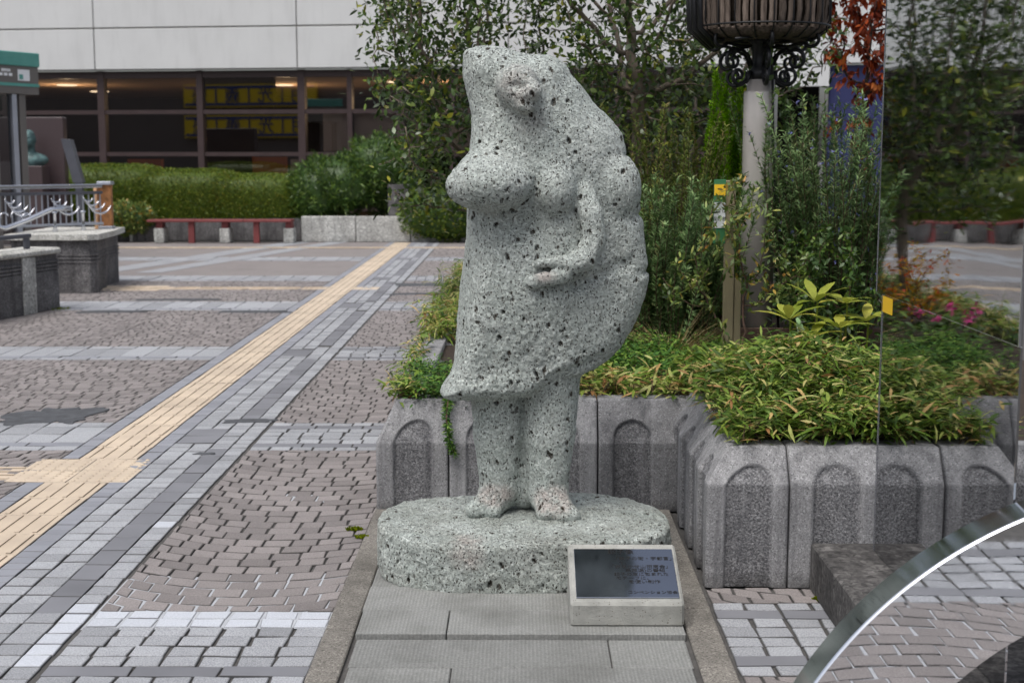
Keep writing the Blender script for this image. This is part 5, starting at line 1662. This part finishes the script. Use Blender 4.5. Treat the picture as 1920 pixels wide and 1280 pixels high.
woody('autumn_shrub', (-.1, 8.9, SOIL), 'yellow and orange autumn shrub seen in the mirror screen', 'shrub', np.concatenate([ell_pts(90, (-.05, 8.9, .75), (.30, .3, .28)), ell_pts(60, (.25, 8.7, .8), (.25, .3, .28))]), [[(-.05, 8.9, SOIL), (-.04, 8.9, .55)], [(.25, 8.7, SOIL), (.25, 8.7, .55)]],
      'leaf_orange', 'twig', per=8, L=.035, W=.014, r_tip=.0015, r_max=.008, step=.045, dk=.075, thr=.006, trunk='stems', crown='leaves')
cy = thing('cyclamen', (-.15, 8.3, SOIL), 'pink flowering cyclamen seen in the mirror screen', 'flower')
cc_ = np.array([(-.25, 8.3, .60), (-.12, 8.35, .63), (-.02, 8.28, .59), (-.18, 8.22, .57), (.1, 8.3, .6)])
cp_ = np.repeat(cc_, 14, 0) + rng.normal(size=(70, 3)) * .018
foliage('petals', cp_, rnd_dirs(70, .6), rnd_dirs(70), .035, .022, M['flower_pink'], cy, rng.random(70))
lf = np.repeat(cc_ * np.array([1, 1, .86]), 12, 0) + rng.normal(size=(60, 3)) * .03
foliage('leaves', lf, rnd_dirs(60, .2), rnd_dirs(60, 1.5), .05, .04, M['leaf_dark'], cy, rng.random(60))
# lime rosettes
for k, (x, y, z, s_, nl, l_) in enumerate(((1.245, 6.45, .735, .125, 7, 'lime green rosette of broad leaves at the left of its group'), (1.40, 6.6, .80, .12, 6, 'tallest upright lime green leaf rosette'), (1.53, 6.55, .80, .12, 7, 'lime green leaf rosette beside the mirror screen edge'), (1.47, 6.4, .70, .13, 7, 'lime green rosette with an orange-edged leaf in the front'), (1.62, 6.5, .72, .13, 7, 'lime green leaf rosette cut by the mirror screen'), (1.33, 6.35, .66, .12, 6, 'low lime green rosette just above the dwarf bamboo'))):
    z += .05; t = thing('lime_plant', (x, y, SOIL), l_, 'plant', 'lime green leaf rosettes')
    MB().tube([(x, y, SOIL), (x + .01, y, z)], .005, 5).build('stalk', M['leaf_lime'], t, attrs=None)
    a = np.arange(nl) * 6.283 / nl + rng.random() * 6; up = rng.uniform(.2, 1.1, nl)
    D = np.stack([np.cos(a), np.sin(a), up], 1); P = np.tile(np.array([x, y, z]), (nl, 1)) + D * .008
    N_ = np.stack([-np.cos(a) * .5, -np.sin(a) * .5, np.ones(nl)], 1)
    for q in range(nl):
        foliage('leaf', P[q:q + 1], D[q:q + 1], N_[q:q + 1], 1.25 * s_ * rng.uniform(.8, 1.15), .054, M['leaf_lime'], t, np.array([min(1, rng.random() * .9 + (.1 if k == 3 else 0))]), .25, shape=((0, .15), (.2, .6), (.5, 1), (.8, .7), (1, .04)), fold=.12)
tuft('dry_grass', 'straw coloured arching grass tuft right of the statue hem', 'grass', (.80, 7.35, SOIL), 320, .33, 'leaf_dry', .75, .0035, .07, .6)
tuft('green_grass', 'upright green grass tuft beside the statue skirt', 'grass', (.74, 8.0, SOIL), 130, .42, 'leaf_grass', .35, .007, .09, .3)
tuft('green_grass', 'fine green grass tuft left of the label stake', 'grass', (.98, 7.75, SOIL), 150, .26, 'leaf_grass', .6, .004, .08, .5)
mint = thing('pale_sprig', (1.20, 5.95, .6), 'pale mint green sprigs poking out of the dwarf bamboo', 'plant')
mp = np.repeat(np.array([(1.10, 5.85, .70), (1.13, 5.87, .715), (1.235, 6.15, .80), (1.24, 6.16, .76), (1.21, 6.15, .725)]), 6, 0) + rng.normal(size=(30, 3)) * .008
foliage('leaves', mp, rnd_dirs(30, .8), rnd_dirs(30), .032, .018, M['leaf_mint'], mint, rng.random(30), .15)
MB().tube([(1.12, 5.86, .5), (1.12, 5.86, .70)], .002, 4).tube([(1.23, 6.15, .5), (1.237, 6.155, .78)], .002, 4).build('stems', M['twig'], mint)

# ------------------------------------------------------------------ label stake
stk = thing('label_stake', (1.04, 7.12, SOIL), 'pale wooden stake with a green and white plant label', 'sign')
MB().box(1.035, 1.085, 7.10, 7.15, SOIL, 1.42, .003).build('stake', M['wood'], stk)
MB().box(1.088, 1.125, 7.11, 7.15, SOIL, .92, .003).build('brace', M['wood'], stk)
lb = MB().box(.972, 1.033, 7.093, 7.098, 1.10, 1.425, .001).build('label_board', M['green'], stk)
MB().box(.974, 1.031, 7.0895, 7.0925, 1.18, 1.31).build('label_panel', M['white'], lb)
MB().box(.974, 1.031, 7.0895, 7.0925, 1.345, 1.40).build('label_flash', M['yellow'], lb)
for k, (body, z_) in enumerate((('ロイロ', 1.258), ('花の名', 1.218))):
    v, f = text_mesh(body, .022, 'CENTER', ext=.0004); mk('lettering', [(1.0025 + x, 7.0885 - z, z_ + y) for x, y, z in v], f, M['black'], lb)

# ------------------------------------------------------------------ steel post with hanging-basket crown
PXC, PYC = 1.385, 8.2
bp = thing('basket_post', (PXC, PYC, 0), 'round steel post carrying a big bark-lined basket on black iron scrolls', 'planter post')
MB().lathe([(.098, .0), (.098, 1.90), (.094, 1.915), (.080, 1.917), (.080, 1.98)], (PXC, PYC, 0), 32).build('post', M['post'], bp, True)
MB().lathe([(.066, 1.98), (.075, 2.0), (.075, 2.03), (.055, 2.05), (.055, 2.18), (.10, 2.22)], (PXC, PYC, 0), 20).build('collar', M['iron'], bp, True)
BR, BZ0, BZ1 = .375, 2.265, 2.78
def scroll(ang):
    ca, sa = math.cos(ang), math.sin(ang)
    def P_(r_, z): return (PXC + ca * r_, PYC + sa * r_, z)
    def spiral(c, r0, a0, turns, sgn, n=26):
        return [P_(c[0] + r0 * (1 - .8 * i / n) * math.cos(a0 + sgn * turns * 6.283 * i / n), c[1] + r0 * (1 - .8 * i / n) * math.sin(a0 + sgn * turns * 6.283 * i / n)) for i in range(n + 1)]
    mb = MB()
    mb.tube([P_(.085, 2.03), P_(.09, 1.99), P_(.11, 1.965)] + spiral((.165, 2.0), .055, -2.4, 1.25, 1), [.012] * 3 + list(np.linspace(.013, .008, 27)), 6)
    mb.tube([P_(.07, 2.06), P_(.10, 2.12), P_(.15, 2.15)] + spiral((.205, 2.085), .062, 2.2, 1.4, -1), [.010] * 3 + list(np.linspace(.013, .007, 27)), 6)
    mb.tube([P_(.08, 2.17), P_(.16, 2.165), P_(.24, 2.18)] + spiral((.300, 2.205), .052, -2.6, 1.3, 1), [.010] * 3 + list(np.linspace(.012, .007, 27)), 6)
    return mb
for k in range(6): scroll(-math.pi / 2 + k * math.pi / 3 + .0).build('iron_scroll', M['iron'], bp, True)
for k in range(2): pass
MB().lathe([(.10, 2.205), (.22, 2.195), (.31, 2.215), (.355, 2.25), (.35, 2.262), (.30, 2.235), (.2, 2.215), (.10, 2.22)], (PXC, PYC, 0), 40).build('basket_floor', M['stave'], bp, True, attrs=None)
for z_ in (2.275, 2.52, 2.74):
    pts = [(PXC + (BR + .012) * math.cos(a), PYC + (BR + .012) * math.sin(a), z_) for a in np.linspace(0, 6.2832, 49)]
    MB().tube(pts, .006, 5, False).build('wire_hoop', M['iron'], bp, True)
MB().lathe([(.34, 2.26), (.345, 2.76), (.33, 2.76), (.32, 2.27)], (PXC, PYC, 0), 40).build('lining', M['soil'], bp, True)
ns = 44
for k in range(ns):
    a = 6.2832 * k / ns + random.uniform(-.02, .02); w_ = random.uniform(.024, .046); tw = random.uniform(-.35, .35)
    mb = MB(); v = []
    zs = [BZ0 - .006 + random.uniform(-.004, .0), 2.35, 2.45, 2.55, 2.65, BZ1 - random.uniform(0, .05)]
    for j, z_ in enumerate(zs):
        rr_ = BR - .012 + .016 * random.random() + (.012 if j in (0,) else 0) * -1
        for q in (-1, -.3, .3, 1):
            aa = a + q * w_ / 2 / BR * random.uniform(.8, 1.1)
            r2 = rr_ + .006 * (1 - q * q) + tw * .008 * q
            v.append((PXC + r2 * math.cos(aa), PYC + r2 * math.sin(aa), z_))
    f = [(j * 4 + q, j * 4 + q + 1, j * 4 + q + 5, j * 4 + q + 4) for j in range(len(zs) - 1) for q in range(3)]
    n0 = len(v); v += [(PXC + (x - PXC) * .97, PYC + (y - PYC) * .97, z) for x, y, z in v]
    f += [tuple(i + n0 for i in q[::-1]) for q in f]
    mk('bark_stave', v, f, M['stave'], bp, True, {'tint': [random.random()] * len(v)})
for k in range(22):
    a = 6.2832 * (k + .5) / 22
    MB().tube([(PXC + .12 * math.cos(a), PYC + .12 * math.sin(a), 2.20), (PXC + .30 * math.cos(a), PYC + .30 * math.sin(a), 2.205), (PXC + .365 * math.cos(a), PYC + .365 * math.sin(a), 2.25), (PXC + .386 * math.cos(a), PYC + .386 * math.sin(a), 2.30), (PXC + .386 * math.cos(a), PYC + .386 * math.sin(a), 2.76)], .0045, 5).build('wire_rib', M['iron'], bp, True)
mb = MB()
for k in range(4):
    a = R(178 + k * 9)
    mb.tube([(PXC + .30 * math.cos(a), PYC + .30 * math.sin(a), 2.16), (PXC + .42 * math.cos(a), PYC + .42 * math.sin(a), 2.26), (PXC + .44 * math.cos(a), PYC + .44 * math.sin(a), 2.75)], .016, 6)
mb.build('black_bracket', M['iron'], bp, True)
cb = MB().tube([(PXC - .2, PYC - .30, 2.19), (PXC - .05, PYC - .2, 2.21), (PXC + .035, PYC - .105, 2.16), (PXC + .05, PYC - .10, 1.95), (PXC + .062, PYC - .101, 1.6), (PXC + .085, PYC - .10, 1.1), (PXC + .12, PYC - .12, .46)], .0085, 6).build('cable', M['iron'], bp, True)
iv = thing('ivy_strand', (PXC + .05, PYC - .11, 1.9), 'few ivy leaves climbing the cable on the steel post', 'plant')
ivp = np.array([(PXC + .05 + rng.normal() * .02, PYC - .125, z_) for z_ in (2.24, 2.22, 2.16, 2.10, 2.0, 1.93, 1.78, 1.6, 1.42, 1.3)])
foliage('leaves', ivp, np.array([[rng.normal() * .8, -.3, -.6] for _ in ivp]), np.tile(np.array([0, -1, .4]), (len(ivp), 1)), .05, .03, M['leaf_grass'], iv, rng.random(len(ivp)) * .6)

# ------------------------------------------------------------------ hedges across the plaza
hedge('clipped_hedge', 'long clipped green hedge behind the red bench', [(-7.6, 25.7, .75, 1.05, .55, .62, 5), (-6.2, 25.7, .72, 1.1, .55, .56, 5), (-5.0, 25.7, .70, 1.0, .55, .50, 5)], 'leaf_hedge', 70000, .028, .018, 1.0, core='leaf_hedge', wild=.012)
hedge('spreading_shrub', 'dark spreading evergreen shrub right of the clipped hedge', [(-3.35, 25.6, 1.0, .82, .6, .52, 2.2), (-2.65, 25.6, 1.35, .62, .6, .52, 2.0), (-3.75, 25.5, .85, .5, .5, .55, 2.2), (-2.4, 25.7, .9, .5, .4, .5, 2.0)], 'leaf_dark', 13000, .10, .022, .8, wild=.12)
hedge('rounded_azalea', 'rounded clipped azalea bulging over the pale low wall', [(-1.35, 25.0, .50, .85, .6, .50, 2.4), (-.2, 25.1, .5, .8, .6, .5, 2.4)], 'leaf_hedge', 14000, .045, .025, 1.4)
hedge('leafy_shrub', 'small fresh green shrub beside the parapet pier', [(-7.1, 24.85, .42, .48, .3, .27, 2.2)], 'leaf_azalea', 3000, .07, .028, .8, wild=.1)
gp = MB().box(-2.42, -2.06, 25.02, 25.2, .45, 1.02, .008).build('granite_post', M['wallold']) 
tag(gp, 'small grey granite marker among the shrubs', 'stone marker')

# moss cushions in the paving joints 
for k, (x, y, r_, l_) in enumerate(((-.70, 5.62, .022, 'moss cushion in the paving joint left of the statue base'), (-.655, 5.5, .018, 'small moss cushion where kerb and paving meet'), (-4.72, 13.9, .10, 'moss at the foot of the parapet end'), (1.05, 4.72, .016, 'moss sprig beside the dark stone block'))):
    t = thing('moss', (x, y, 0), l_, 'moss')
    n = 160; a = rng.random(n) * 6.283; q = r_ * np.sqrt(rng.random(n))
    foliage('tufts', np.stack([x + q * np.cos(a) * 1.5, y + q * np.sin(a), np.zeros(n) + .0015], 1), rnd_dirs(n, 1.2), rnd_dirs(n), .014 * (1 + (r_ > .05)), .006, M['moss'], t, rng.random(n))
